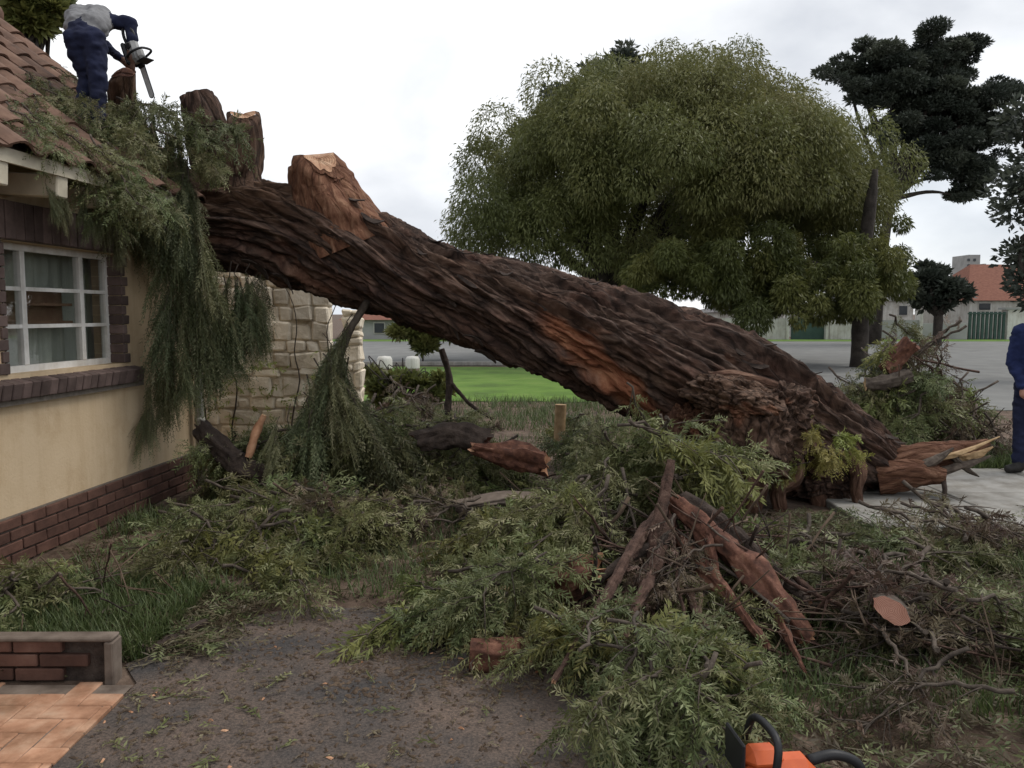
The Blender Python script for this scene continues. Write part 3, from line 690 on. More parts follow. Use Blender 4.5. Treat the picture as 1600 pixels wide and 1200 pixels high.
def unit_(v): return v / (np.linalg.norm(v) + 1e-9)

def bark_limb(name, pts, radii, n=60, nt=48, amp=1.0, seed=1, warmv=0.2, tornv=0.0, cut=None, parent=tree, k1=2.2, flare=None, off=TO, label=None):
    """tapering limb with furrowed bark; cut: (normal, depth, material) caps its far end with a sawn face"""
    P = spline([tuple(p) for p in pts], n); Rr = np.interp(np.linspace(0, 1, n), np.linspace(0, 1, len(radii)), radii)
    T, N, B = frames(P); sg = np.concatenate([[0], np.cumsum(np.linalg.norm(np.diff(P, axis=0), axis=1))])
    t_ = np.arange(nt) * 2 * math.pi / nt; SS, TH = np.meshgrid(sg, t_, indexing='ij')
    def rg(k, ks): return np.stack([np.cos(TH + SS * .5) * k + seed * 3.1, np.sin(TH + SS * .5) * k + seed, SS * ks], -1)
    d = 0.30 * (fbm(rg(.9, 1.5), 3, seed) - .5) + 0.36 * (np.clip(np.abs(fbm(rg(k1, 1.6), 3, seed + 3) * 2 - 1), 0, .45) - .2) + .16 * (np.abs(fbm(rg(k1 * 2.6, 5), 3, seed + 5) * 2 - 1) - .25)
    rr = Rr[:, None] * (1 + amp * d)
    V = P[:, None] + rr[..., None] * (np.cos(TH)[..., None] * N[:, None] + np.sin(TH)[..., None] * B[:, None])
    i_, k_ = np.meshgrid(np.arange(n - 1), np.arange(nt), indexing='ij'); k2 = (k_ + 1) % nt
    F = np.stack([i_ * nt + k_, i_ * nt + k2, (i_ + 1) * nt + k2, (i_ + 1) * nt + k_], -1).reshape(-1, 4)
    if cut is not None:
        # shear the end rings onto the sawing plane
        nrm = np.array(cut[0], float); nrm /= np.linalg.norm(nrm); e = P[-1]
        dist = (V - e) @ nrm; over = np.maximum(dist, 0) ; den = (T @ nrm)[:, None]; den = np.where(np.abs(den) < .3, .3, den)
        V = V - (over / den)[..., None] * T[:, None]
        d2 = (V - e) @ nrm; edge_ = np.clip(1 + d2 / (.28 * Rr[-1]), 0, 1) ** 2; V = V + (P[:, None] - V) * (.26 * edge_)[..., None]      # rounded, chewed rim
    al, ar, ar2 = SS.ravel(), (np.cos(TH) * Rr[:, None]).ravel(), (np.sin(TH) * Rr[:, None]).ravel()
    o = link(name, mesh_np(name, V.reshape(-1, 3) - off, F, M['bark'], {'along': al + seed, 'around': ar, 'around2': ar2, 'torn': np.full(al.shape, tornv), 'warm': np.full(al.shape, warmv)}, smooth=True), parent)
    if label: o['label'] = label
    if cut is not None:
        rim = V[-1]; cen = rim.mean(0); rings = [cen + (rim - cen) * f + nrm * (0.006 * (1 - f) + .004 + 0.012 * (np.random.default_rng(seed).random((nt, 1)) - .5) * (f < 1)) for f in (1.0, .8, .55, .3, .1)]
        CV = np.concatenate(rings + [cen[None] + nrm * .01]); CF = []
        for q_ in range(4):
            for k in range(nt): CF.append((q_ * nt + k, q_ * nt + (k + 1) % nt, (q_ + 1) * nt + (k + 1) % nt, (q_ + 1) * nt + k))
        for k in range(nt): CF.append((4 * nt + k, 4 * nt + (k + 1) % nt, 5 * nt))
        b = MB(); b.add(CV - off, CF, 0, False); b.build('cut_face', cut[1], o)
    return o
# sawn-off limbs at the roof end
bark_limb('limb_stump', [at(545, 385, 7.0), at(520, 330, 6.95), at(503, 285, 6.9), at(499, 260, 6.84), at(496, 240, 6.82)], [.40, .33, .27, .245, .20], seed=2, warmv=.95, tornv=.45, cut=((.42, -.66, .62), M['sawn']), label='thick orange-brown sawn limb stump leaning on top of the trunk')
bark_limb('limb_stump', [at(385, 345, 7.1), at(376, 280, 7.1), at(384, 220, 7.05), at(380, 174, 7.05)], [.30, .19, .15, .145], seed=4, warmv=.55, cut=((.1, -.62, .78), M['sawn']), label='narrow upright sawn limb stump with pale cut top')
bark_limb('limb_stump', [at(340, 340, 7.2), at(335, 270, 7.25), at(322, 200, 7.25), at(308, 150, 7.25)], [.28, .21, .19, .15], seed=6, warmv=.15, amp=1.2, cut=((-.5, .3, .8), M['sawn']), label='dark rounded limb stump beside the roof')
bark_limb('limb', [at(320, 340, 7.2), at(262, 285, 7.0), at(215, 245, 6.85), at(190, 195, 6.8)], [.26, .22, .17, .14], seed=8, warmv=.3)
bark_limb('limb_stump', [at(205, 205, 6.85), at(192, 160, 6.75), at(190, 112, 6.6)], [.13, .11, .095], seed=9, warmv=.8, cut=((-.3, -.6, .6), M['red_wood']), label='reddish limb stump being sawn by the man on the roof')
bark_limb('limb_stump', [at(330, 215, 7.25), at(300, 175, 7.3), at(286, 150, 7.3)], [.09, .06, .035], n=30, nt=24, seed=12, warmv=0)
# splintered light wood poking out through the leaves above the eave
for k, (p0, p1, r) in enumerate([((205, 255), (250, 292), .05), ((240, 300), (268, 268), .035), ((225, 285), (258, 300), .04)]):
    b = MB(); b.tube(spline([at(*p0, 6.62), at((p0[0] + p1[0]) / 2 + 3, (p0[1] + p1[1]) / 2, 6.6), at(*p1, 6.6)], 8), [r, r * .9, r * .25], 6, noise=.5, seed=k, smooth=False)
    o = b.build('splinter', M['red_wood'] if k != 1 else M['cut_wood']); o.parent = tree; o.location = -tree.location

# burl and torn root mass on the near side of the base
def burl(name, cpx, cpy, Y, rx, ry, rz, seed, amp=.5, warmv=.1, tornv=0.0, tilt=0.0):
    bm = bmesh.new(); bmesh.ops.create_icosphere(bm, subdivisions=6, radius=1)
    V = np.array([v.co[:] for v in bm.verts]); F = np.array([[v.index for v in f.verts] for f in bm.faces]); bm.free()
    w = (fbm(V * 1.6 + seed, 3, seed) - .5)[:, None] * 1.4
    d = .9 * (fbm(V * 1.1 + seed, 2, seed) - .5) + 1.1 * (np.clip(np.abs(fbm((V + w) * np.array([1.5, 1.5, 2.6]) + seed, 3, seed + 2) * 2 - 1), 0, .5) - .2) + .35 * (np.abs(fbm((V + w) * 5 + seed, 3, seed + 4) * 2 - 1) - .25)
    V2 = V * (1 + amp * d)[:, None] * np.array([rx, ry, rz])
    c, s = math.cos(tilt), math.sin(tilt); x, z = V2[:, 0] * c - V2[:, 2] * s, V2[:, 0] * s + V2[:, 2] * c
    V2 = np.stack([x, V2[:, 1], z], 1) + np.array(at(cpx, cpy, Y)) - TO
    lowd = np.clip((-d - .12) * 4, 0, 1)
    o = link(name, mesh_np(name, V2, F, M['bark'], {'along': V[:, 2] * .8 + seed, 'around': V[:, 0] * .4, 'around2': V[:, 1] * .4, 'torn': np.clip(tornv + .5 * torn_spots(V, seed), 0, 1), 'warm': np.full(len(V), warmv)}, smooth=True), tree)
    return o
def torn_spots(V, seed): return np.clip((fbm(V * 2.1 + seed * 2, 3, seed + 9) - .62) * 8, 0, 1)
burl('burl', 1148, 624, 6.36, .42, .36, .20, 3, .45, .6, tilt=-.3)
burl('burl', 1172, 684, 6.36, .38, .38, .40, 8, .5, .4)
burl('burl', 1075, 665, 6.6, .17, .2, .16, 14, .8, .5, .3)
burl('burl', 1290, 752, 6.85, .36, .25, .22, 23, .6, .0)
burl('burl', 1215, 640, 6.45, .23, .28, .22, 19, .6, .3)
for k, (pts, rr) in enumerate([
    ([(1150, 660, 6.5), (1175, 715, 6.3), (1180, 760, 6.25), (1160, 840, 6.3)], [.17, .13, .10, .05]),
    ([(1215, 690, 6.45), (1235, 740, 6.4), (1215, 770, 6.35), (1230, 840, 6.35)], [.16, .11, .07, .04]),
    ([(1310, 690, 6.7), (1340, 735, 6.55), (1338, 770, 6.5), (1352, 850, 6.45)], [.14, .08, .05, .03]),
    ([(1285, 715, 6.8), (1275, 760, 6.7), (1282, 800, 6.6), (1270, 850, 6.6)], [.13, .08, .06, .04]),
    ([(1060, 655, 6.65), (1050, 700, 6.45), (1075, 745, 6.4), (1080, 790, 6.4)], [.13, .09, .07, .05]),
    ([(1380, 730, 6.95), (1440, 715, 6.85), (1500, 706, 6.8), (1545, 690, 6.75)], [.17, .14, .09, .03]),
    ([(1370, 745, 6.8), (1430, 738, 6.7), (1478, 745, 6.6)], [.15, .12, .06]),
    ([(1130, 650, 6.45), (1090, 610, 6.4), (1140, 590, 6.4), (1230, 615, 6.45), (1265, 655, 6.5)], [.05, .07, .06, .06, .05]),
    ([(1125, 690, 6.35), (1140, 730, 6.3), (1130, 780, 6.3)], [.10, .08, .05])]):
    bark_limb('root', [at(*p) for p in pts], rr, 50, 32, 1.5, 60 + k, .25 if k not in (5, 6) else .55, .15 if k not in (5, 6) else .35)
for k, (p0, p1, r) in enumerate([((1450, 722), (1562, 682), .035), ((1440, 740), (1548, 712), .055), ((1480, 705), (1530, 745), .04), ((1500, 716), (1552, 698), .05), ((1420, 735), (1490, 700), .06)]):
    b = MB(); b.tube(spline([at(*p0, 6.72), at((p0[0] + p1[0]) / 2, (p0[1] + p1[1]) / 2 + 4, 6.65), at(*p1, 6.6)], 10), [r, r * 1.1, r * .2], 7, noise=.6, seed=k, smooth=False, flat=.6)
    o = b.build('splinter', M['pale_stick'] if k in (3, 0) else M['twig']); o.parent = tree; o.location = -tree.location
b = MB(); b.tube([at(1472, 740, 6.6), at(1476, 765, 6.55), at(1474, 790, 6.5)], [.022, .016], 6, noise=.4); o = b.build('root', M['dark_bark'], tree); o.location = -tree.location

# loose strips and plates of bark standing off the trunk
srng = np.random.default_rng(404)
def strip_mesh(k):
    L, W = srng.uniform(.14, .34), srng.uniform(.025, .06); n = 7; b = MB(); V = []
    for i in range(n):
        t = i / (n - 1); w = W * (1 - abs(2 * t - 1) ** 3 * .7) * srng.uniform(.8, 1.2); z = .05 * (t - .35) ** 2 * 4 * srng.uniform(.8, 1.2)
        V += [((t - .5) * L, -w, z), ((t - .5) * L, w, z + srng.uniform(-.006, .006)), ((t - .5) * L, w * .9, z - .014), ((t - .5) * L, -w * .9, z - .014)]
    F = [(4 * i + a, 4 * i + (a + 1) % 4, 4 * i + 4 + (a + 1) % 4, 4 * i + 4 + a) for i in range(n - 1) for a in range(4)] + [(3, 2, 1, 0), (4 * n - 4, 4 * n - 3, 4 * n - 2, 4 * n - 1)]
    b.add(V, F); return b.mesh('bark_strip', M['dark_bark'])
STR = [strip_mesh(k) for k in range(8)]
Vn = V_TRUNK; 
for k in range(46):
    i = int(srng.uniform(.16, .93) * NS); j = int(((srng.uniform(-1.9, 1.2)) % (2 * math.pi)) / (2 * math.pi) * NT)
    p = Vn[i, j]; du = unit_(Vn[min(i + 4, NS - 1), j] - Vn[i - 4, j]); dv = unit_(Vn[i, (j + 3) % NT] - Vn[i, (j - 3) % NT]); nn = unit_(np.cross(du, dv)); rad_ = unit_(p - C[i])
    if nn @ rad_ < 0: nn = -nn
    nn = unit_(nn * .5 + rad_); du = unit_(du - nn * (du @ nn)); a_t = srng.normal(-.25, .2); side = np.cross(nn, du); d1 = du * math.cos(a_t) + side * math.sin(a_t); d2 = np.cross(nn, d1)
    Mx = Matrix(((d1[0], d2[0], nn[0]), (d1[1], d2[1], nn[1]), (d1[2], d2[2], nn[2])))
    o = link('bark_strip', STR[srng.integers(0, 8)], tree, Vector(p - TO + nn * .004), Mx.to_euler()); s_ = srng.uniform(.45, .95); o.scale = (s_ * 1.1, s_ * .75, s_)

# ================================================================== leafy branches
def leaf_quads(Bp, D, Sd, L, W):
    n = len(Bp); mid = Bp + D * (L * .42)[:, None]
    V = np.stack([Bp, mid + Sd * (W / 2)[:, None], Bp + D * L[:, None], mid - Sd * (W / 2)[:, None]], 1).reshape(-1, 3)
    return V, np.arange(4 * n).reshape(n, 4)
def unit(v): return v / (np.linalg.norm(v, axis=-1, keepdims=True) + 1e-9)
def fronds(O, D, Lf, rng, K=18, droop=.5, ll=.05, lw=.009, flat=1.0):
    """pinnate leaves: O origins (n,3), D directions, Lf lengths -> quads"""
    n = len(O); t = np.tile(np.linspace(.12, 1, K), (n, 1)) + rng.uniform(-.02, .02, (n, K))
    g = np.array([0, 0, -1.0]); dr = droop * rng.uniform(.5, 1.5, (n, 1, 1))
    P = O[:, None] + D[:, None] * (Lf[:, None] * t)[..., None] + g * dr * (Lf[:, None] * t ** 2)[..., None]
    Tn = unit(D[:, None] + g * 2 * dr * t[..., None])
    side = unit(np.cross(Tn, unit(rng.normal(0, 1, (n, 1, 3)) + np.array([0, 0, 1.2]))))
    up = np.cross(side, Tn); sg = np.where(np.arange(K) % 2 == 0, 1.0, -1.0)[None, :, None]
    dirs = unit(Tn * .75 + sg * side * .7 + rng.normal(0, .22, (n, K, 3)) + g * .15)
    sd = unit(np.cross(dirs, up + rng.normal(0, .35, (n, K, 3))))
    L = ll * rng.uniform(.7, 1.25, (n, K)) * (1 - .45 * np.clip(t - .6, 0, 1)); W = lw * rng.uniform(.8, 1.3, (n, K))
    V, F = leaf_quads(P.reshape(-1, 3), dirs.reshape(-1, 3), sd.reshape(-1, 3), L.ravel(), W.ravel())
    # thin rachis as a long sliver per frond
    tt = np.linspace(0, 1, 4); Q = O[:, None] + D[:, None] * (Lf[:, None] * tt)[..., None] + g * dr * (Lf[:, None] * tt ** 2)[..., None]
    sw = unit(np.cross(D, rng.normal(0, 1, (n, 3))))[:, None] * .0022
    RV = np.stack([Q - sw, Q + sw], 2).reshape(-1, 3); b0 = (np.arange(n) * 8)[:, None]
    RF = np.concatenate([np.stack([b0[:, 0] + 2 * q_, b0[:, 0] + 2 * q_ + 1, b0[:, 0] + 2 * q_ + 3, b0[:, 0] + 2 * q_ + 2], 1) for q_ in range(3)])
    fr = rng.random(n); rnd = np.concatenate([np.clip(np.repeat(fr, K * 4) * .75 + np.repeat(rng.random(n * K), 4) * .35, 0, 1), np.repeat(fr, 8)])
    return np.concatenate([V, RV]), np.concatenate([F, RF + len(V)]), rnd

def branch_variant(seed, length=1.3, nfr=95, spread=.5, droop=.45, hang=False, K=18, ll=.05, lw=.0095, leaf='leaf', lf=(.16, .34), r0=.016):
    """returns (stem mesh, foliage mesh); the branch runs along +X, or hangs down -Z"""
    rng = np.random.default_rng(seed)
    ax = np.array([0, 0, -1.0]) if hang else np.array([1.0, 0, 0])
    n = 14; t = np.linspace(0, 1, n); wob = np.cumsum(rng.normal(0, .03 * length, (n, 3)), 0)
    P = ax * (t * length)[:, None] + wob * (np.array([1, 1, .3]) if hang else np.array([.2, 1, .6]))
    stem = MB(); stem.tube(P, [r0, r0 * .7, r0 * .25], 6, noise=.3, seed=seed)
    nodes, dirs, lens = [], [], []
    ntw = 9 if not hang else 7
    for k in range(ntw):
        f = rng.uniform(.1, .92); p0 = P[int(f * (n - 1))]; d = unit(ax * .8 + rng.normal(0, .55, 3) * (np.array([1, 1, .15]) if hang else np.array([.3, 1, .55])))
        tlw = length * rng.uniform(.25, .5) * (1.1 - f * .6); m = 7
        tw = p0 + d * (np.linspace(0, 1, m) * tlw)[:, None] + np.array([0, 0, -1]) * (np.linspace(0, 1, m) ** 2 * tlw * (droop * .6))[:, None]
        stem.tube(tw, [r0 * .45, r0 * .15], 4, smooth=True)
        for _ in range(max(2, nfr // ntw - 3)):
            g_ = rng.uniform(.1, 1); q = tw[0] + (tw[-1] - tw[0]) * g_; nodes.append(q); dirs.append(d)
    for _ in range(nfr // 4):
        g_ = rng.uniform(.15, 1); nodes.append(P[int(g_ * (n - 1))]); dirs.append(ax)
    O = np.array(nodes); D = np.array(dirs); nn = len(O)
    D = unit(D * .7 + rng.normal(0, spread, (nn, 3)) + (np.array([0, 0, -.9]) if hang else 0))
    V, F, rnd = fronds(O, D, rng.uniform(lf[0], lf[1], nn), rng, K, droop, ll, lw)
    return stem.mesh('stem', M['twig']), mesh_np('foliage', V, F, M[leaf], {'rnd': rnd})
LYING = [branch_variant(100 + i, length=random.uniform(1.0, 1.5), nfr=125, droop=.4, ll=.062, lw=.0125, K=15) for i in range(6)]
FRESH = [branch_variant(170 + i, length=1.1, nfr=80, droop=.45, leaf='leaf_fresh', ll=.085, lw=.019, K=14, lf=(.16, .36)) for i in range(3)]
DRYV = [branch_variant(140 + i, length=1.1, nfr=55, droop=.3, leaf='leaf_dry', lf=(.1, .22)) for i in range(3)]
HANG = [branch_variant(120 + i, length=random.uniform(1.0, 1.5), nfr=170, droop=.8, hang=True, leaf='leaf_dark', spread=.4, ll=.06, lw=.0125, K=20, lf=(.2, .4), r0=.010) for i in range(5)]
YEL = [branch_variant(160 + i, length=.55, nfr=70, droop=.5, leaf='leaf_yellow', lf=(.12, .24), ll=.065, lw=.017, K=12, r0=.009) for i in range(2)]

def put_branch(var, loc, rot, sc, label=None, group=None, cat='branch', parent=None, name='leafy_branch'):
    if parent is None:
        t = thing(name, label, cat, loc, rot, group); t.scale = (sc, sc, sc)
        link('stem', var[0], t); link('foliage', var[1], t)
    else:                                           # still attached to a bigger thing
        t = link(name, var[0], parent, Vector(loc) - Vector(parent.location), rot, (sc, sc, sc)); link('foliage', var[1], t)
    return t
def heap(cx, cy, rx, ry, h, n, label, group, vs=None, sc=(.7, 1.1), steep=1.0, rmin=0.0, zlo=.25):
    cs = []
    for _ in range(max(2, n // 5)): a = random.uniform(0, 2 * math.pi); ro = math.sqrt(random.uniform(rmin, 1)); cs.append((ro * math.cos(a), ro * math.sin(a)))
    for _ in range(n):
        c_ = random.choice(cs); ux, uy = c_[0] + random.gauss(0, .17), c_[1] + random.gauss(0, .17); ro = min(1.0, math.hypot(ux, uy)); a = math.atan2(uy, ux); x = cx + rx * ux; y = cy + ry * uy
        z = 0.04 + random.uniform(0, .07) + h * (1 - ro * ro) * random.uniform(zlo, 1)
        yaw = math.atan2(math.sin(a) * rx, math.cos(a) * ry) + random.gauss(0, .8)
        pit = math.atan(h / max(rx, ry) * ro * 1.2 * steep) * random.uniform(.3, 1.2) + random.gauss(0, .12)
        s = random.uniform(*sc); L = .5 * 1.2 * s
        d = Vector((math.cos(yaw) * math.cos(pit), math.sin(yaw) * math.cos(pit), -math.sin(pit)))
        put_branch(random.choice(vs or (LYING + LYING + FRESH)), Vector((x, y, z + .05)) - d * L, (random.gauss(0, .35), pit, yaw), s, label, group, name='dry_branch' if vs is DRYV else 'leafy_branch')

# crown of the fallen tree: sprays lying on the roof, hanging off the eave and down the wall (children of the tree)
random.seed(5)
def on_roof(px, py, s_h=.1):
    """pixel -> world point on the front roof slope"""
    n = Vector((math.sin(PT), 0, math.cos(PT))); R = Matrix.Rotation(HROT, 3, 'Z'); nw = R @ n
    p0 = R @ roofp(0, 0, s_h) + Vector((HX[0], HX[1], 0)); d = ray(px, py); o = Vector((0, 0, CAM_H))
    return o + d * ((p0 - o).dot(nw) / d.dot(nw))
def spray_on_roof(px, py, s, yaw=None, vs=LYING, lift=.08):
    p = on_roof(px, py, lift); yaw = random.uniform(-.9, .9) - .3 if yaw is None else yaw
    put_branch(random.choice(vs), p, (random.gauss(0, .3), .62 + random.gauss(0, .12), yaw), s, parent=tree, name='leafy_spray')
for px, py, s in [(25, 105, .35), (60, 140, .4), (85, 150, .4), (15, 160, .4), (65, 165, .4), (45, 115, .45), (75, 125, .5), (100, 135, .5), (30, 165, .45), (10, 175, .4), (55, 180, .45), (105, 195, .55), (130, 210, .5), (50, 150, .35), (145, 225, .45), (160, 240, .45), (175, 255, .45), (190, 275, .4), (170, 225, .5), (80, 105, .35), (15, 130, .3)]:
    spray_on_roof(px, py, s)
for px, py, s, Y in [(180, 150, .7, 6.5), (200, 165, .8, 6.5), (230, 160, .75, 6.7), (225, 190, .8, 6.5), (260, 180, .8, 6.6), (195, 195, .7, 6.3), (245, 205, .7, 6.4), (270, 200, .7, 6.6), (170, 180, .7, 6.2), (215, 165, .5, 6.6), (235, 185, .5, 6.5), (250, 190, .45, 6.6)]:
    put_branch(random.choice(LYING + HANG[:2]), at(px, py, Y), (random.gauss(0, .4), .45 + random.gauss(0, .2), random.uniform(-2.4, .1)), s * .8, parent=tree, name='leafy_spray')
def hang(px, py, Y, s, tilt=.12, vs=HANG):
    put_branch(random.choice(vs), at(px, py, Y), (random.gauss(0, tilt), random.gauss(0, tilt), random.uniform(0, 6.28)), s, parent=tree, name='leafy_spray')
for px, py, Y, s in [
    (180, 165, 6.35, .45), (200, 175, 6.4, .5), (225, 165, 6.5, .5), (250, 170, 6.5, .5), (275, 165, 6.6, .45), (240, 150, 6.6, .45),
    (170, 215, 6.15, .4), (195, 240, 6.3, .45), (215, 270, 6.4, .5), (160, 250, 6.1, .35), (185, 270, 6.2, .35),
    (285, 215, 6.55, .5), (300, 230, 6.55, .45), (270, 235, 6.5, .5), (292, 260, 6.5, .5),
    (262, 290, 6.4, .5), (280, 305, 6.45, .6), (294, 320, 6.45, .6), (275, 340, 6.45, .65), (292, 380, 6.45, .6),
    (222, 300, 6.3, .3), (245, 305, 6.35, .35), (275, 440, 6.45, .5), (284, 470, 6.45, .55), (262, 510, 6.5, .45), (245, 560, 6.5, .4), (236, 600, 6.55, .35), (280, 540, 6.4, .35),
    (338, 405, 6.75, .5), (355, 408, 6.8, .55), (372, 412, 6.8, .5), (390, 410, 6.85, .5), (408, 412, 6.9, .45), (348, 430, 6.7, .55), (378, 440, 6.75, .5), (340, 470, 6.7, .45), (395, 450, 6.8, .4)]:
    hang(px, py, Y, s)
# small bits straying over the eave and window head
for px, py, Y, s in [(100, 290, 5.2, .18), (130, 300, 5.4, .2), (150, 290, 5.6, .22), (75, 275, 4.95, .15), (165, 320, 5.9, .25)]:
    hang(px, py, Y, s)

# a big drooping spray standing between trunk and yard wall
sp = thing('drooping_branch', 'large dark green drooping branch propped under the trunk before the stone wall', 'branch', tuple(at(520, 690, 6.7)))
bark = MB(); P_ = spline([at(575, 470, 6.85), at(545, 520, 6.75), at(520, 600, 6.7), at(505, 700, 6.7)], 16)
bark.tube(P_, [.03, .035, .045], 8, noise=.3); o = bark.build('stem', M['twig'], sp); o.location = -sp.location
for px, py, s in [(552, 490, .5), (545, 505, .6), (535, 520, .7), (520, 535, .75), (505, 550, .75), (490, 560, .7), (478, 585, .65), (530, 560, .8), (510, 590, .8), (495, 610, .7), (470, 615, .6), (455, 630, .5), (545, 560, .7), (520, 620, .7), (545, 610, .6), (440, 650, .4), (485, 640, .6), (500, 520, .5)]:
    put_branch(random.choice(HANG), at(px, py, random.uniform(6.45, 6.8)), (random.gauss(0, .3), -.1 + random.gauss(0, .3), random.uniform(0, 6.28)), s * random.uniform(.75, 1.15), parent=sp, name='leafy_spray')

# ---- heaps of cut branches (each branch a thing of its own)
random.seed(31)
heap(0.78, 4.85, .85, 1.0, .82, 36, 'cut leafy branch in the tangled heap in front of the burl', 'branches in the heap before the burl', sc=(.5, .85), zlo=.45)
heap(0.72, 5.2, .5, .35, 1.0, 6, 'cut leafy branch in the tangled heap in front of the burl', 'branches in the heap before the burl', sc=(.4, .6), zlo=.9)
heap(1.85, 4.35, .8, .75, .16, 20, 'cut leafy branch strewn low between heap and concrete pavement', 'branches strewn before the pavement', sc=(.5, .85))
heap(2.0, 3.1, .85, .7, .18, 20, 'leafy branch lying in the near right corner of the yard', 'branches in the near right corner', sc=(.45, .8))
heap(.62, 2.95, .34, .42, .2, 16, 'leafy branch lying at the driveway edge beside the chainsaw', 'branches beside the chainsaw', sc=(.4, .65))
heap(.05, 4.0, .62, .5, .2, 20, 'leafy branch spilling from the heap onto the asphalt', 'branches spilling onto the asphalt', sc=(.4, .65))
heap(-.45, 5.3, 1.0, .75, .22, 16, 'leafy branch lying flat in the middle of the yard', 'branches flat in the middle of the yard', sc=(.5, .8))
heap(-2.0, 5.7, .75, .85, .28, 21, 'leafy branch lying beside the brick plinth', 'branches along the brick plinth', sc=(.5, .8))
heap(-1.2, 7.1, 1.2, .8, .62, 32, 'leafy branch lying in the shade under the trunk', 'branches under the trunk', sc=(.6, .95))
heap(.4, 7.5, 1.0, .7, .55, 20, 'leafy branch lying behind the red log under the trunk', 'branches behind the red log', sc=(.6, .9))
heap(4.5, 9.0, 1.15, .9, 1.35, 32, 'leafy branch in the brush pile behind the uprooted base', 'branches in the brush pile behind the base', sc=(.6, 1.0), zlo=.5)
heap(3.6, 9.1, .7, .6, .9, 10, 'leafy branch in the brush pile behind the uprooted base', 'branches in the brush pile behind the base', sc=(.6, .9), zlo=.5)
heap(4.3, 8.75, .9, .5, 1.4, 18, 'dry brown branch in the brush pile behind the uprooted base', 'dry branches in the brush pile', vs=DRYV, sc=(.7, 1.0), zlo=.5)
heap(1.9, 3.75, .6, .4, .25, 10, 'dry brown branch lying round the pink-faced log', 'dry branches round the pink-faced log', vs=DRYV, sc=(.6, .9))
heap(-1.35, 5.5, .45, .4, .2, 8, 'dry brown branch lying between the plinth and the yard middle', 'dry branches near the plinth', vs=DRYV, sc=(.6, .9))
heap(-2.35, 4.15, .6, .5, .12, 7, 'leafy branch lying behind the low retaining wall', 'branches behind the retaining wall', sc=(.4, .6))
heap(2.75, 5.25, .5, .35, .25, 7, 'dry brown branch at the near edge of the pavement', 'dry branches at the pavement edge', vs=DRYV, sc=(.6, .9))
heap(-1.05, 9.4, .5, .4, .6, 9, 'dry brown branch piled at the lawn edge beneath the trunk', 'dry branches at the lawn edge', vs=DRYV, sc=(.6, .9), zlo=.5)
heap(.85, 4.15, .6, .35, .12, 12, 'leafy branch tangled among the fan of limbs', 'branches among the fan of limbs', sc=(.35, .5), zlo=.3)
heap(-.2, 5.6, .9, .5, .16, 9, 'dry brown branch lying in the middle of the yard', 'dry branches in the middle of the yard', vs=DRYV, sc=(.5, .8))
heap(1.9, 4.6, .7, .5, .2, 9, 'dry brown branch strewn before the pavement', 'dry branches before the pavement', vs=DRYV, sc=(.5, .8))
heap(1.5, 3.3, .6, .4, .2, 7, 'dry brown branch in the near right of the yard', 'dry branches near right', vs=DRYV, sc=(.5, .8))
heap(-.6, 6.7, .8, .4, .3, 8, 'dry brown branch lying before the brown log', 'dry branches before the brown log', vs=DRYV, sc=(.5, .8))
heap(.38, 3.25, .3, .3, .14, 8, 'leafy branch lying on the asphalt edge left of the chainsaw', 'branches left of the chainsaw', sc=(.4, .6))
heap(-1.35, 7.9, .75, .4, .95, 16, 'leafy branch in the tall brush between the drooping branch and the lawn', 'branches in the brush before the lawn', sc=(.5, .8), zlo=.6)
heap(-.55, 7.6, .7, .35, .5, 9, 'dry brown branch in the brush behind the brown log', 'dry branches behind the brown log', vs=DRYV, sc=(.6, .9), zlo=.5)
heap(-1.75, 5.15, .7, .5, .22, 12, 'leafy branch lying between the plinth and the asphalt', 'branches between plinth and asphalt', sc=(.45, .75))
heap(-2.15, 6.6, .45, .6, .5, 10, 'leafy branch piled against the far end of the plinth', 'branches piled against the plinth end', sc=(.5, .8), zlo=.5)
heap(.95, 4.0, .75, .3, .35, 9, 'dry brown branch tangled in the fan of limbs', 'dry branches in the fan of limbs', vs=DRYV, sc=(.45, .7), zlo=.4)
# yellow-green sprig growing on the root
yg = thing('root_shoot', 'bright yellow-green leafy shoot growing in front of the uprooted base', 'plant', tuple(at(1285, 745, 6.3)))
for px, py, s, yw in [(1285, 660, .45, 2), (1270, 690, .5, 3), (1300, 680, .5, .4), (1255, 700, .4, 3.4), (1290, 715, .5, 1.2), (1275, 670, .4, 4), (1310, 700, .4, 5.5), (1265, 720, .4, 2.6), (1285, 690, .5, 4.5), (1245, 735, .3, 3.3)]:
    put_branch(random.choice(YEL), at(px, py, 6.2 + random.uniform(-.08, .1)), (random.gauss(0, .3), .3, yw), s, parent=yg, name='leafy_spray')

# creeper on the stone wall
vn = thing('creeper', 'sparse dry creeper clinging to the cream stone wall', 'plant', (-2.9, 8.97, 0)); vrng = np.random.default_rng(3)
vb = MB()
for k in range(6):
    x = vrng.uniform(-.8, .8); P_ = [(x, -.02, 0)]
    for q_ in range(7): x += vrng.normal(0, .06); P_.append((x, -.03 + vrng.normal(0, .008), (q_ + 1) * .29))
    vb.tube(spline(P_, 20), [.012, .008, .004], 5)
vb.build('stem', M['twig'], vn)
O = np.stack([vrng.uniform(-.85, .85, 70), vrng.uniform(-.05, -.02, 70), vrng.uniform(.05, 1.2, 70)], 1); D = np.stack([vrng.normal(0, 1, 70), np.full(70, -.25), vrng.normal(-.5, .6, 70)], 1); D /= np.linalg.norm(D, axis=1)[:, None]
V_, F_, r_ = fronds(O, D, vrng.uniform(.08, .2, 70), vrng, 10, .4, .05, .018); link('foliage', mesh_np('foliage', V_, F_, M['leaf_yellow'], {'rnd': r_}), vn)

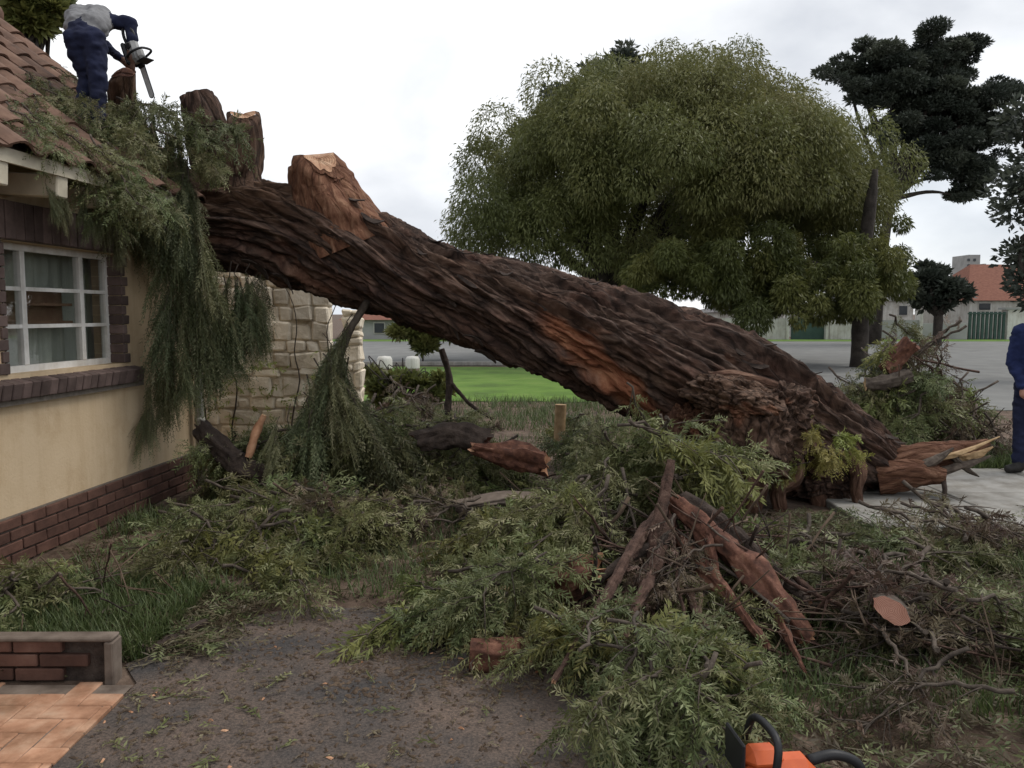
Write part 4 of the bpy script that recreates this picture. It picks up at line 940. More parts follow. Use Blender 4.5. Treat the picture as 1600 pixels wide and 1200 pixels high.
# ---- logs, limbs and sticks lying about
def log(name, label, pts, radii, mat, endmat=None, sides=12, noise=.25, cat='log', group=None, n=14, flat=1.0, seed=None):
    P = [Vector(p) for p in pts]; t = thing(name, label, cat, tuple(P[0]), group=group)
    seed = random.randrange(1000) if seed is None else seed
    ns, nt_ = (34, 30) if sides > 9 else (22, 12)
    Q = spline([tuple(p - P[0]) for p in P], ns); R_ = np.interp(np.linspace(0, 1, ns), np.linspace(0, 1, len(radii)), radii)
    T_, N_, B_ = frames(Q); sg = np.concatenate([[0], np.cumsum(np.linalg.norm(np.diff(Q, axis=0), axis=1))]); th_ = np.arange(nt_) * 2 * math.pi / nt_
    SS_, TH_ = np.meshgrid(sg / np.mean(R_), th_, indexing='ij')
    def rg(k, ks): return np.stack([np.cos(TH_) * k + seed, np.sin(TH_) * k + seed * .7, SS_ * ks], -1)
    d = 1.3 * (fbm(rg(.9, .35), 3, seed) - .5) + 1.0 * (np.abs(fbm(rg(2.4, .22), 3, seed + 1) * 2 - 1) - .3) + .7 * (np.abs(fbm(rg(6, .5), 2, seed + 2) * 2 - 1) - .3)
    rr = R_[:, None] * (1 + noise * 1.5 * d)
    jag = (fbm(rg(3.0, .0), 2, seed + 5)[0] - .5) * R_[0] * max(0.0, noise - .3) * 8          # splintered ends
    V = Q[:, None] + rr[..., None] * (np.cos(TH_)[..., None] * N_[:, None] + flat * np.sin(TH_)[..., None] * B_[:, None])
    V[0] -= T_[0] * jag[:, None]; V[-1] += T_[-1] * jag[:, None]; V = V.reshape(-1, 3)
    F = [(i * nt_ + k, i * nt_ + (k + 1) % nt_, (i + 1) * nt_ + (k + 1) % nt_, (i + 1) * nt_ + k) for i in range(ns - 1) for k in range(nt_)]
    caps = [tuple(range(nt_ - 1, -1, -1)), tuple((ns - 1) * nt_ + k for k in range(nt_))]
    b = MB(); b.add(V, F, 0, True); b.build('bark', mat, t)
    for c in caps:
        b = MB(); pts_ = [V[i] for i in c]; cen = sum((Vector(p) for p in pts_), Vector()) / len(pts_)
        b.add(pts_ + [tuple(cen)], [(k, (k + 1) % len(c), len(c)) for k in range(len(c))]); b.build('cut_face', endmat or mat, t)
    return t
log('log', 'brown half-split log lying under the trunk', [at(655, 690, 6.6), at(705, 680, 6.55), at(762, 690, 6.5)], [.09, .12, .10], M['dark_bark'], M['red_wood'], noise=.5)
log('log', 'reddish torn log lying right of the brown log under the trunk', [at(740, 700, 6.4), at(795, 712, 6.35), at(852, 725, 6.3)], [.06, .13, .10], M['red_wood'], M['cut_wood'], noise=.6)
log('bark_slab', 'broad flat pinkish brown bark slab lying in the yard', [at(712, 790, 5.9), at(790, 778, 5.95), at(885, 785, 5.9)], [.13, .17, .14], M['old_concrete'], M['twig'], noise=.35, cat='bark slab', flat=.25)
log('branch', 'dark crooked branch lying across the middle of the yard', [at(718, 795, 5.6), at(745, 825, 5.4), at(770, 850, 5.25), at(798, 878, 5.1)], [.035, .04, .03], M['dark_bark'], cat='branch', sides=8)
log('split_limb', 'long split limb with torn orange wood leaning on the heap', [at(1052, 785, 4.33), at(1110, 835, 4.13), at(1180, 900, 3.88), at(1262, 1000, 3.63)], [.045, .075, .085, .05], M['red_wood'], M['cut_wood'], noise=.5, cat='limb', sides=14, n=24)
log('split_limb', 'dark bark limb lying along the split orange limb', [at(1065, 778, 4.43), at(1150, 838, 4.20), at(1262, 945, 3.88)], [.045, .05, .035], M['dark_bark'], M['cut_wood'], noise=.4, cat='limb')
log('limb', 'grey bark limb standing upright in the front heap', [at(1048, 720, 4.33), at(1035, 790, 4.18), at(1020, 860, 4.03), at(1046, 990, 3.78)], [.022, .034, .034, .026], M['limb_bark'], M['cut_wood'], noise=.35, cat='limb')
log('limb', 'forked grey branch leaning left of the upright limb', [at(1045, 840, 4.08), at(970, 880, 3.98), at(905, 935, 3.88)], [.03, .025, .02], M['dark_bark'], cat='branch', sides=8)
log('wood_chunk', 'red-orange torn wood chunk at the left of the heap', [at(855, 915, 4.00), at(890, 905, 3.95), at(932, 890, 3.95)], [.06, .12, .07], M['red_wood'], M['cut_wood'], noise=.7, cat='wood')
log('log', 'short red log with cut end at the asphalt edge', [at(735, 1022, 3.50), at(770, 1024, 3.50), at(812, 1020, 3.60)], [.075, .08, .08], M['red_wood'], M['sawn'], noise=.3)
log('stick', 'peeled yellowish stick leaning on the front of the heap', [at(872, 985, 3.65), at(835, 1030, 3.55), at(800, 1078, 3.45), at(796, 1130, 3.25)], [.022, .022, .02, .014], M['pale_stick'], cat='stick', sides=8)
log('stick', 'orange broken stick lying on the asphalt', [at(795, 1060, 3.6), at(785, 1100, 3.45), at(770, 1142, 3.3)], [.02, .03, .02], M['cut_wood'], M['red_wood'], noise=.5, cat='stick', sides=8)
log('log', 'small pale log with square cut end left of the red chunk', [at(745, 942, 4.05), at(775, 932, 4.05), at(805, 930, 4.10)], [.045, .05, .045], M['pale_stick'], M['sawn'], noise=.25)
lg = log('log', 'log with oval pink cut face in the right of the yard', [at(1393, 954, 3.3), at(1393, 950, 3.5), at(1400, 946, 3.75)], [.078, .085, .09], M['twig'], M['sawn_pink'], noise=.12, flat=.6)
log('limb', 'dark broken limb end sticking up beside the drainpipe', [at(312, 668, 6.6), at(345, 700, 6.5), at(392, 735, 6.4), at(470, 765, 6.3)], [.075, .10, .09, .06], M['dark_bark'], M['dark_bark'], noise=.5, cat='limb')
log('stick', 'pale orange split stick leaning before the stone wall', [at(412, 648, 6.45), at(400, 675, 6.45), at(388, 715, 6.4)], [.022, .038, .03], M['cut_wood'], M['pale_stick'], noise=.3, cat='stick', sides=8)
log('stick', 'dark stick lying beside the retaining wall end', [at(222, 1018, 3.62), at(268, 1000, 3.75), at(322, 970, 3.92)], [.028, .03, .018], M['dark_bark'], cat='stick', sides=8, noise=.5)
log('bark_slab', 'small black bark flake on the asphalt by the dark stick', [at(240, 1032, 3.62), at(265, 1035, 3.6), at(285, 1042, 3.55)], [.03, .045, .03], M['dark_bark'], cat='bark', flat=.4, noise=.5)
log('branch', 'thin dark branch standing upright beneath the trunk', [at(690, 545, 7.6), at(702, 590, 7.6), at(700, 650, 7.5), at(712, 690, 7.5)], [.03, .035, .03], M['dark_bark'], cat='branch', sides=8)
log('branch', 'thin dark branch slanting right of the upright one', [at(706, 600, 7.55), at(735, 632, 7.5), at(770, 655, 7.4)], [.02, .015], M['dark_bark'], cat='branch', sides=6)
log('fence_post', 'short yellow timber post under the trunk', [at(874, 690, 7.6), at(875, 660, 7.6), at(876, 632, 7.6)], [.055, .055], M['pale_stick'], cat='post', sides=8, noise=.05)
log('limb_end', 'orange cut limb poking out of the brush pile', [at(1385, 580, 8.6), at(1400, 562, 8.6), at(1425, 535, 8.55)], [.09, .10, .10], M['red_wood'], M['red_wood'], noise=.4, cat='limb')
log('log', 'pale brown log lying across the brush pile', [at(1352, 602, 8.5), at(1385, 598, 8.45), at(1420, 588, 8.5)], [.08, .09, .07], M['twig'], M['pale_stick'], noise=.35)
log('bark_slab', 'pinkish bark strip on the ground beneath the burl', [at(1085, 785, 6.0), at(1130, 772, 6.05), at(1190, 778, 6.0)], [.06, .08, .05], M['old_concrete'], cat='bark', flat=.4, noise=.4)
log('stick', 'slender dead stick lying before the long grass', [at(320, 925, 4.7), at(360, 918, 4.72), at(410, 922, 4.7)], [.014, .018, .012], M['pale_stick'], cat='stick', sides=6)
log('stick', 'long thin twig trailing over the asphalt left of the heap', [at(610, 1082, 3.45), at(700, 1078, 3.48), at(800, 1068, 3.55)], [.01, .013, .01], M['dark_bark'], cat='stick', sides=6)
FAN = [((1015, 815), (842, 985), .026, 'limb_bark', 'leftmost grey-brown limb in the fan of limbs on the heap'), ((1030, 790), (905, 1050), .034, 'limb_bark', 'second limb from the left in the fan on the heap'),
       ((985, 850), (948, 1005), .04, 'red_wood', 'short red splintered limb left of the middle of the fan'), ((1045, 790), (990, 1075), .034, 'limb_bark', 'long brown limb left of the fan middle'),
       ((1052, 830), (1082, 985), .045, 'red_wood', 'red stripped limb pointing straight down in the fan'), ((1090, 815), (1128, 1030), .026, 'limb_bark', 'slim brown limb just right of the fan middle'),
       ((1110, 850), (1175, 1060), .03, 'limb_bark', 'brown limb reaching nearest on the right of the fan'), ((1085, 800), (1225, 1015), .052, 'red_wood', 'thick red split limb on the right of the fan'),
       ((1120, 800), (1330, 955), .03, 'limb_bark', 'rightmost brown limb in the fan of limbs'), ((1150, 850), (1265, 1035), .034, 'red_wood', 'red torn limb low on the right of the fan'),
       ((930, 880), (1010, 990), .024, 'limb_bark', 'crooked limb crossing the left side of the fan'), ((1180, 905), (1080, 1040), .022, 'limb_bark', 'thin limb crossing the right side of the fan')]
for (a, c, r, m_, lab) in FAN:
    e = gnd(*c, .08 + random.uniform(0, .1)); p0 = at(*a, 4.3 + random.uniform(-.2, .2)) + Vector((random.uniform(-.2, .2), 0, random.uniform(-.2, .06))); e = e + Vector((random.uniform(-.15, .15), random.uniform(-.1, .1), 0)); w3 = lambda: Vector((random.gauss(0, .018), random.gauss(0, .015), random.gauss(.015, .015)))
    log('limb', lab, [p0, p0.lerp(e, .3) + w3(), p0.lerp(e, .65) + w3(), e], [r * .95, r * .95, r * .75, r * .35], M[m_], M['sawn'] if m_ != 'red_wood' else M['red_wood'], noise=.42 if m_ != 'red_wood' else .7, cat='limb', sides=12, flat=1.0 if m_ != 'red_wood' else .6)
# bare sticks in heaps: one mesh per stick, indistinguishable within a heap
def stick_mesh(seed, L=1.0):
    rng = np.random.default_rng(seed); n = 9; t = np.linspace(-.5, .5, n)
    P = np.stack([t * L, np.cumsum(rng.normal(0, .011, n)), np.cumsum(rng.normal(0, .011, n))], 1)
    b = MB(); b.tube(P, [.015, .012, .005], 7, noise=.5, seed=seed)
    for _ in range(3):
        k = rng.integers(2, 7); d = unit(np.array([.7, *rng.normal(0, .6, 2)])); b.tube([P[k], P[k] + d * .12, P[k] + d * .26 + rng.normal(0, .02, 3)], [.009, .006, .004], 5)
    return b
STK = [stick_mesh(s).mesh('bare_stick', m) for s, m in zip(range(7), [M['twig'], M['limb_bark'], M['twig'], M['dead'], M['limb_bark'], M['dark_bark'], M['dead']])]
def sticks(cx, cy, rx, ry, h, n, label, group, sc=(.5, 1.1), up=.3, th_=(.4, 1.05)):
    for _ in range(n):
        a = random.uniform(0, 6.28); ro = math.sqrt(random.random()); z = .04 + h * (1 - ro * ro) * random.uniform(.5, 1.05)
        o = link('bare_stick', random.choice(STK), None, (cx + rx * ro * math.cos(a), cy + ry * ro * math.sin(a), z), (random.uniform(0, 6.28), random.gauss(0, up), random.uniform(0, 6.28)))
        s = random.uniform(*sc); w_ = min(random.uniform(*th_), s * .85); o.scale = (s, w_, w_); tag(o, label, 'stick', group)
sticks(.95, 4.25, .75, .65, .5, 90, 'bare stick in the tangled heap before the burl', 'bare sticks in the front heap', up=.6)
sticks(1.75, 3.75, .75, .5, .25, 80, 'bare stick in the tangle by the pink-faced log', 'bare sticks by the pink-faced log', sc=(.35, .8), th_=(.22, .6))
sticks(-1.35, 5.55, .6, .45, .2, 30, 'bare dead stick in the yard beside the plinth branches', 'bare sticks near the plinth', th_=(.4, 1.0))
sticks(4.4, 8.8, 1.0, .6, 1.05, 30, 'bare stick in the brush pile behind the uprooted base', 'bare sticks in the brush pile', sc=(.6, 1.1), up=.6)
sticks(-.9, 7.0, 1.2, .6, .35, 30, 'bare stick in the shade under the trunk', 'bare sticks under the trunk')
sticks(.9, 6.2, .7, .4, .25, 26, 'bare stick at the foot of the burl', 'bare sticks at the foot of the burl', up=.5)
sticks(-2.2, 4.15, .5, .5, .15, 16, 'thin dry stalk behind the retaining wall', 'dry stalks behind the retaining wall', sc=(.4, .7), up=.8, th_=(.25, .4))

# ---- litter and grass: what nobody could count
rng = np.random.default_rng(77)
def scatter(n, boxes):
    k = rng.integers(0, len(boxes), n); B_ = np.array(boxes)[k]; x = rng.uniform(B_[:, 0], B_[:, 1]); y = rng.uniform(B_[:, 2], B_[:, 3]); return x, y
def litter(name, n, boxes, mat, label, zr=(.01, .05), K=12, lf=(.1, .26), keep=None, lw=.009, ll=.045):
    x, y = scatter(n, boxes)
    if keep is not None:
        m_ = keep(x, y); x, y = x[m_], y[m_]
    n = len(x); a = rng.uniform(0, 6.28, n); O = np.stack([x, y, rng.uniform(*zr, n)], 1); D = unit(np.stack([np.cos(a), np.sin(a), rng.normal(.08, .12, n)], 1))
    V, F, r = fronds(O, D, rng.uniform(*lf, n), rng, K, .12, ll, lw)
    V[:, 2] = np.maximum(V[:, 2], .009 + rng.uniform(0, .012, len(V)))
    o = link(name, mesh_np(name, V, F, mat, {'rnd': r})); struct(o, 'stuff', label); return o
yard = [(-2.9, 1.0, 4.35, 6.4), (-2.7, .2, 5.8, 8.2), (-.6, 2.6, 3.6, 6.2), (1.0, 3.2, 2.3, 4.8), (2.2, 4.5, 4.6, 6.2), (-2.8, -1.4, 3.6, 4.8)]
litter('leaf_litter', 3200, yard, M['leaf'], 'loose green leaf sprigs strewn over the yard')
litter('dry_litter', 5200, yard, M['leaf_dry'], 'dry brown leaf litter strewn over the yard')
litter('driveway_litter', 520, [(-1.6, .9, 2.0, 4.2)], M['leaf_dry'], 'scattered leaf bits on the asphalt driveway', zr=(.012, .02), K=5, lf=(.02, .06), ll=.018, lw=.007)
litter('driveway_sprigs', 70, [(-1.55, -.9, 2.3, 3.4), (-.9, .9, 2.3, 4.2)], M['leaf'], 'small green sprigs scattered on the asphalt', zr=(.012, .02), K=8, lf=(.05, .14), ll=.035)
def chips(name, n, boxes, label, mat, size=(.008, .03)):
    x, y = scatter(n, boxes); V, F = [], []
    for k in range(n):
        a = rng.uniform(0, 6.28); l = rng.uniform(*size); w_ = l * rng.uniform(.25, .7); h = rng.uniform(.003, .009); c, s = math.cos(a), math.sin(a); b0 = len(V)
        for dx, dy, dz in ((-l, -w_, 0), (l, -w_ * .6, 0), (l * .8, w_, 0), (-l * .7, w_ * .8, 0), (-l * .2, 0, h), (l * .3, 0, h * .9)):
            V.append((x[k] + dx * c - dy * s, y[k] + dx * s + dy * c, .0055 + dz))
        F += [(b0, b0 + 1, b0 + 5, b0 + 4), (b0 + 1, b0 + 2, b0 + 5, b0 + 5), (b0 + 2, b0 + 3, b0 + 4, b0 + 5), (b0 + 3, b0, b0 + 4, b0 + 4)]
    F = [tuple(dict.fromkeys(f)) for f in F]; b = MB(); b.add(V, F); struct(b.build(name, mat), 'stuff', label)
chips('wood_chips', 5200, [(-1.6, .9, 2.0, 4.2), (-.8, 1.2, 3.2, 4.4)], 'small bark chips and crumbs on the driveway', M['dead'], (.004, .018))
chips('pale_chips', 70, [(-1.6, .9, 2.0, 4.2)], 'pale sawn wood chips on the driveway', M['cut_wood'], (.006, .016))
def blades(name, n, boxes, mat, label, h=(.06, .2), w=(.004, .008), keep=None, lean=.5):
    x, y = scatter(n, boxes)
    cl = fbm(np.stack([x * 2.2, y * 2.2, x * 0], 1), 3, 91); m_ = cl > .42; x, y = x[m_], y[m_]
    n = len(x); a = rng.uniform(0, 6.28, n); D = unit(np.stack([np.cos(a) * lean * rng.random(n), np.sin(a) * lean * rng.random(n), np.ones(n)], 1)); Sd = np.stack([-np.sin(a), np.cos(a), a * 0], 1)
    H = rng.uniform(*h, n); W = rng.uniform(*w, n); B0 = np.stack([x, y, np.full(n, .0)], 1)
    mid = B0 + D * (H * .55)[:, None]; bend = np.stack([np.cos(a), np.sin(a), -.25 + 0 * a], 1) * (H * rng.uniform(.1, .5, n))[:, None]; tip = B0 + D * H[:, None] + bend
    V = np.stack([B0 - Sd * W[:, None] * .5, B0 + Sd * W[:, None] * .5, mid + Sd * W[:, None] * .45 + bend * .25, mid - Sd * W[:, None] * .45 + bend * .25, tip, tip + Sd * .0005], 1).reshape(-1, 3)
    b0 = np.arange(n) * 6; F = np.concatenate([np.stack([b0, b0 + 1, b0 + 2, b0 + 3], 1), np.stack([b0 + 3, b0 + 2, b0 + 5, b0 + 4], 1)])
    struct(link(name, mesh_np(name, V, F, mat, {'rnd': np.repeat(rng.random(n), 6)})), 'stuff', label)
blades('grass', 42000, [(-2.95, .4, 4.35, 6.3), (-2.9, -1.7, 3.55, 4.6), (1.0, 3.4, 3.0, 5.2), (-2.6, 1.2, 6.3, 8.6)], M['grass'], 'rough grass growing through the fallen branches', h=(.05, .17))
blades('verge_grass', 30000, [(-2.6, 3.2, 8.2, 14.6), (3.0, 6.6, 7.95, 9.6)], M['grass'], 'rough grass behind the trunk and beside the pavement', h=(.06, .2), w=(.006, .012))

# ================================================================== standing trees behind
def crown_mesh(name, clumps, mat, per, size, rng, droop=0.6, aspect=.28, up=False, shell=.55, grad=None):
    """clumps rows: x,y,z,rx,ry,rz,tint  -> many small leaves spread through each clump"""
    Cs = np.array(clumps, float); n = len(Cs); cnt = np.maximum(20, (per * (Cs[:, 3] * Cs[:, 5]) / np.mean(Cs[:, 3] * Cs[:, 5])).astype(int)); idx = np.repeat(np.arange(n), cnt); m = len(idx)
    d = unit(rng.normal(0, 1, (m, 3))); rr = shell + (1 - shell) * rng.random(m) ** .6; rr = np.where(rng.random(m) < .1, rr * 1.18, rr)
    P = Cs[idx, :3] + d * rr[:, None] * Cs[idx, 3:6]
    if up: D = unit(d * np.array([1, 1, .5]) + rng.normal(0, .45, (m, 3)) + np.array([0, 0, .25]))
    else: D = unit(np.array([0, 0, -droop * 1.6]) + d * .55 + rng.normal(0, .35, (m, 3)))
    Sd = unit(np.cross(D, rng.normal(0, 1, (m, 3)))); L = size * rng.uniform(.6, 1.5, m)
    V, F = leaf_quads(P, D, Sd, L, L * aspect * rng.uniform(.7, 1.3, m))
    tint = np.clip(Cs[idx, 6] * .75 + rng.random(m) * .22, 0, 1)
    return mesh_np(name, V, F, mat, {'rnd': np.repeat(tint, 4)})
def limbs(b, base, r, targets, sides=8):
    for tg, tr in targets:
        a, c = Vector(base), Vector(tg); mid = a.lerp(c, .5) + Vector((random.uniform(-.4, .4), random.uniform(-.4, .4), random.uniform(.0, .6)))
        b.tube(spline([tuple(a), tuple(mid), tuple(c)], 10), [r, r * .6, tr], sides, noise=.25, seed=random.randrange(99))

random.seed(8); rng = np.random.default_rng(8)
M['far_bark'] = simple('far_tree_bark', [(0.3, (0.022, 0.018, 0.015)), (0.7, (0.06, 0.05, 0.042))], 4, 0.95, 0.6, 0.05)
# --- big round olive pepper tree
YB = 28.0; K_ = YB / 1250
c0 = at(1046, 289, YB); RXc, RYc, RZc = 264 * K_, 5.6, 168 * K_
big = thing('pepper_tree', 'big round olive-green pepper tree with a domed crown behind the trunk', 'tree', (at(960, 490, YB).x, YB, 0))
cl = []
for k in range(400):
    d = unit(rng.normal(0, 1, 3)); d[2] = abs(d[2]) * 1.05 - .28 if rng.random() < .9 else d[2] * .6
    d = unit(d); f = rng.uniform(.70, 1.0) * (.90 + .34 * float(fbm(np.array([d * 2.6 + 5]), 3, 71)[0]))
    if fbm(np.array([d * 3.4 + 11]), 2, 73)[0] < .36: continue
    p = np.array(c0) + d * f * np.array([RXc, RYc, RZc])
    p[2] -= .25 * abs(d[0]) * RZc * .4
    s = rng.uniform(.45, 1.15)
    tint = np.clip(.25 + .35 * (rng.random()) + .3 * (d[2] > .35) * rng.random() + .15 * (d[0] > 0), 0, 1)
    cl.append((*p, 1.0 * s, 1.0 * s, .95 * s, tint))
for px, py, s in [(755, 240, .8), (745, 300, .9), (742, 345, .8), (745, 205, .5), (775, 200, .9), (850, 145, 1.), (1055, 85, .7), (1160, 90, .7), (1080, 75, .5), (960, 110, .8), (1390, 235, .8), (1380, 290, .7), (750, 370, .9), (800, 385, .9), (860, 390, .9), (930, 400, .9), (1000, 410, .9)] + [(x, y, .95) for x in range(750, 1090, 42) for y in (300, 345, 385)] + [(x, y, 1.0) for x in range(1080, 1380, 55) for y in (250, 310)]:
    p = at(px + rng.normal(0, 12), py + rng.normal(0, 12), YB + rng.uniform(-3.5, 1.5)); s *= rng.uniform(.75, 1.1); cl.append((*p, s, s, s, rng.random() * .7))
cl = [(c[0] - big.location.x, c[1] - YB, c[2], *c[3:]) for c in cl]
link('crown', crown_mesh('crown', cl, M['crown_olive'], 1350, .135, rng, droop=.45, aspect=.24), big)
b = MB(); bx = Vector((0, 0, 0)); b.tube(spline([(0, 0, -.1), (.1, 0, 1.2), (.05, .1, 2.4)], 10), [.55, .42, .38], 12, noise=.3)
tg = [((c[0] * .8, c[1] * .8, c[2] * .95), .06) for c in cl[:60:4]]
limbs(b, (.05, .1, 2.3), .26, tg); b.build('trunk', M['far_bark'], big)
# --- lighter green lower tree in front, trunk at right
YG = 24.0
low_t = thing('pepper_tree', 'lower yellow-green pepper tree with a slim dark trunk, right of the domed tree', 'tree', (at(1345, 490, YG).x, YG, 0))
cl = []
for px, py, r in [(1030, 425, 42), (1070, 400, 48), (1110, 370, 48), (1120, 420, 50), (1160, 440, 46), (1150, 395, 40), (1200, 425, 50), (1240, 410, 46), (1240, 455, 42), (1290, 425, 46), (1300, 460, 40), (1340, 410, 40), (1380, 430, 38), (1385, 400, 30), (1350, 460, 40), (1195, 465, 36), (1400, 385, 22), (1370, 470, 30), (1080, 450, 34), (1330, 375, 26), (1290, 385, 26), (1010, 440, 26)]:
    for _ in range(8):
        p = at(min(px, 1385) - (18 if px > 1320 else 0) + rng.normal(0, 20), py + rng.normal(0, 17), YG + rng.uniform(-1.8, 1.8)); s = r * YG / 1250 * rng.uniform(.22, .62)
        cl.append((p.x - low_t.location.x, p.y - YG, p.z, s * 1.1, s, s * 1.1, rng.random()))
link('crown', crown_mesh('crown', cl, M['crown_green'], 800, .13, rng, droop=.5, aspect=.26), low_t)
b = MB(); q = low_t.location
TP = [at(1343, 535, YG) - q, at(1346, 480, YG) - q, at(1350, 400, YG) - q, at(1360, 320, YG) - q, at(1368, 265, YG) - q]; TP[0].z = -.1
b.tube(spline([tuple(p) for p in TP], 20), [.26, .22, .2, .17, .08], 10, noise=.25)
limbs(b, tuple(at(1348, 440, YG) - q), .12, [(tuple(at(px, py, YG + dy) - q), .03) for px, py, dy in [(1260, 420, .5), (1190, 430, 0), (1100, 410, -.5), (1060, 420, .3), (1400, 390, 0), (1300, 400, 1)]])
b.build('trunk', M['far_bark'], low_t)
# --- dark conifers behind
def dark_tree(label, Y, blobs, base_px, trunk_top, per=420, size=.42, jitter=10, sub=5, mat='crown_dark', aspect=.4, name='cypress_tree', rs=.55, zs=.6, spread=.45, lr=.16):
    t = thing(name, label, 'tree', (at(base_px, 490, Y).x, Y, 0)); cl = []; q = t.location
    for px, py, r in blobs:
        if Y == 42: px, py = px + 14, py + 12
        for _ in range(sub):
            p = at(px + rng.normal(0, r * spread), py + rng.normal(0, r * spread * .75), Y + rng.uniform(-1, 1) * r * Y / 1250); s = r * Y / 1250 * rng.uniform(.3, .6) * rs / .55
            cl.append((p.x - q.x, p.y - Y, p.z, s * 1.2, s * 1.2, s * zs, rng.random()))
    link('crown', crown_mesh('crown', cl, M[mat], per, size, rng, up=True, aspect=aspect, shell=.3), t)
    b = MB(); tt = at(*trunk_top, Y) - q
    b.tube(spline([(0, 0, -.1), (tt.x * .3, 0, tt.z * .5), tuple(tt)], 14), [.02 * tt.z + .15, lr * 1.5, .06] if name != 'shrub' else [.03, .02, .01], 8, noise=.2)
    limbs(b, (tt.x * .4, 0, tt.z * .55), lr if name != 'shrub' else .015, [((c[0] * .9, c[1] * .9, c[2]), .03 if name != 'shrub' else .005) for c in cl[::max(1, len(cl) // 22)]], 6)
    b.build('trunk', M['far_bark'], t); return t
dark_tree('tall dark conifer with ragged crown rising behind the right trees', 42, [(1318, 95, 34), (1365, 78, 40), (1425, 68, 40), (1485, 62, 28), (1508, 55, 16), (1385, 120, 48), (1450, 115, 48), (1425, 165, 50), (1490, 150, 46), (1545, 140, 30), (1575, 130, 22), (1535, 190, 36), (1475, 215, 48), (1510, 255, 38), (1435, 225, 40), (1490, 285, 22), (1400, 190, 40), (1350, 130, 36)], 1364, (1440, 120), per=620, size=.17, sub=18, rs=.42, zs=.62, spread=.48)
dark_tree('dark bluish conifer showing over the left shoulder of the domed tree', 46, [(975, 95, 34), (930, 125, 40), (880, 160, 40), (830, 200, 36), (1000, 130, 50), (900, 190, 60), (1100, 280, 90), (1180, 300, 70)], 950, (960, 130), per=600, size=.3)
dark_tree('sparse dark tree cut by the right edge of the view', 19, [(1625, 190, 46), (1605, 260, 36), (1630, 320, 56), (1605, 395, 34), (1625, 440, 48), (1590, 300, 18), (1588, 430, 18)], 1660, (1650, 180), per=120, size=.15, sub=5, aspect=.5, rs=.7, zs=1.0)
dark_tree('dark rounded garden tree with a stout trunk before the white wall', 40, [(1440, 440, 26), (1465, 448, 32), (1490, 455, 24), (1450, 425, 18), (1430, 462, 16), (1475, 468, 22)], 1467, (1467, 455), per=300, size=.3, sub=5, name='garden_tree')
dark_tree('green tree rising behind the roof ridge in the corner', 16, [(20, 2, 34), (60, 2, 32), (78, 22, 18), (-20, 12, 40), (45, 22, 24), (88, 5, 14), (65, 35, 16), (30, 35, 22)], 10, (20, 15), per=330, size=.2, sub=5, mat='crown_green', name='garden_tree', zs=.9, lr=.05)
dark_tree('round dark green shrub beyond the lawn under the trunk', 27, [(650, 520, 24), (680, 515, 24), (625, 515, 22), (665, 540, 18), (705, 520, 20)], 660, (660, 515), per=260, size=.2, sub=5, mat='crown_green', name='shrub')
dark_tree('low green shrub in front of the bollards under the trunk', 13, [(600, 590, 20), (625, 600, 20), (655, 596, 16), (585, 605, 16), (600, 625, 22), (635, 628, 22), (665, 622, 20), (690, 612, 16), (690, 590, 12)], 630, (630, 610), per=160, size=.12, sub=4, mat='crown_green', name='shrub')

# ================================================================== houses across the street
def far_box(name, mat, parent, px0, px1, py0, py1, Y, depth=.4, bev=0):
    a = at(px0, py1, Y); c = at(px1, py0, Y); q = parent.location
    b = MB(); b.box((a.x - q.x, Y - q.y, a.z), (c.x - q.x, Y - q.y + depth, c.z), 0, bev); return b.build(name, mat, parent)
def zg(Y): return 490 + 1.6 * 1250 / Y
YW = 49.6
bwall = thing('boundary_wall', 'long white boundary wall with piers across the street', 'wall', (at(1250, 500, YW).x, YW, 0))
for a, c, top, mat in [(1100, 1228, 497, 'house_white'), (1296, 1336, 492, 'house_white'), (1376, 1440, 500, 'house_grey'), (1441, 1512, 505, 'house_grey')]:
    far_box('wall_panel', M[mat], bwall, a, c, top, zg(YW) + 2, YW)
for a in (1228.5, 1290, 1336.5, 1370, 1437): far_box('pier', M['house_white'], bwall, a, a + 6, 486, zg(YW) + 3, YW - .2, .7)
gar = far_box('garage_door', M['gate_green'], bwall, 1236, 1289, 497, zg(YW) + 2, YW + .1, .1)
for k in range(5): far_box('door_slat', M['house_grey'], gar, 1237, 1288, 499 + k * 6.2, 500 + k * 6.2, YW + .06, .03).location = Vector((0, 0, 0))
for c in list(gar.children):
    c.parent = bwall
far_box('pale_gate', M['house_grey'], bwall, 1343, 1369, 500, zg(YW) + 2, YW + .1, .1)
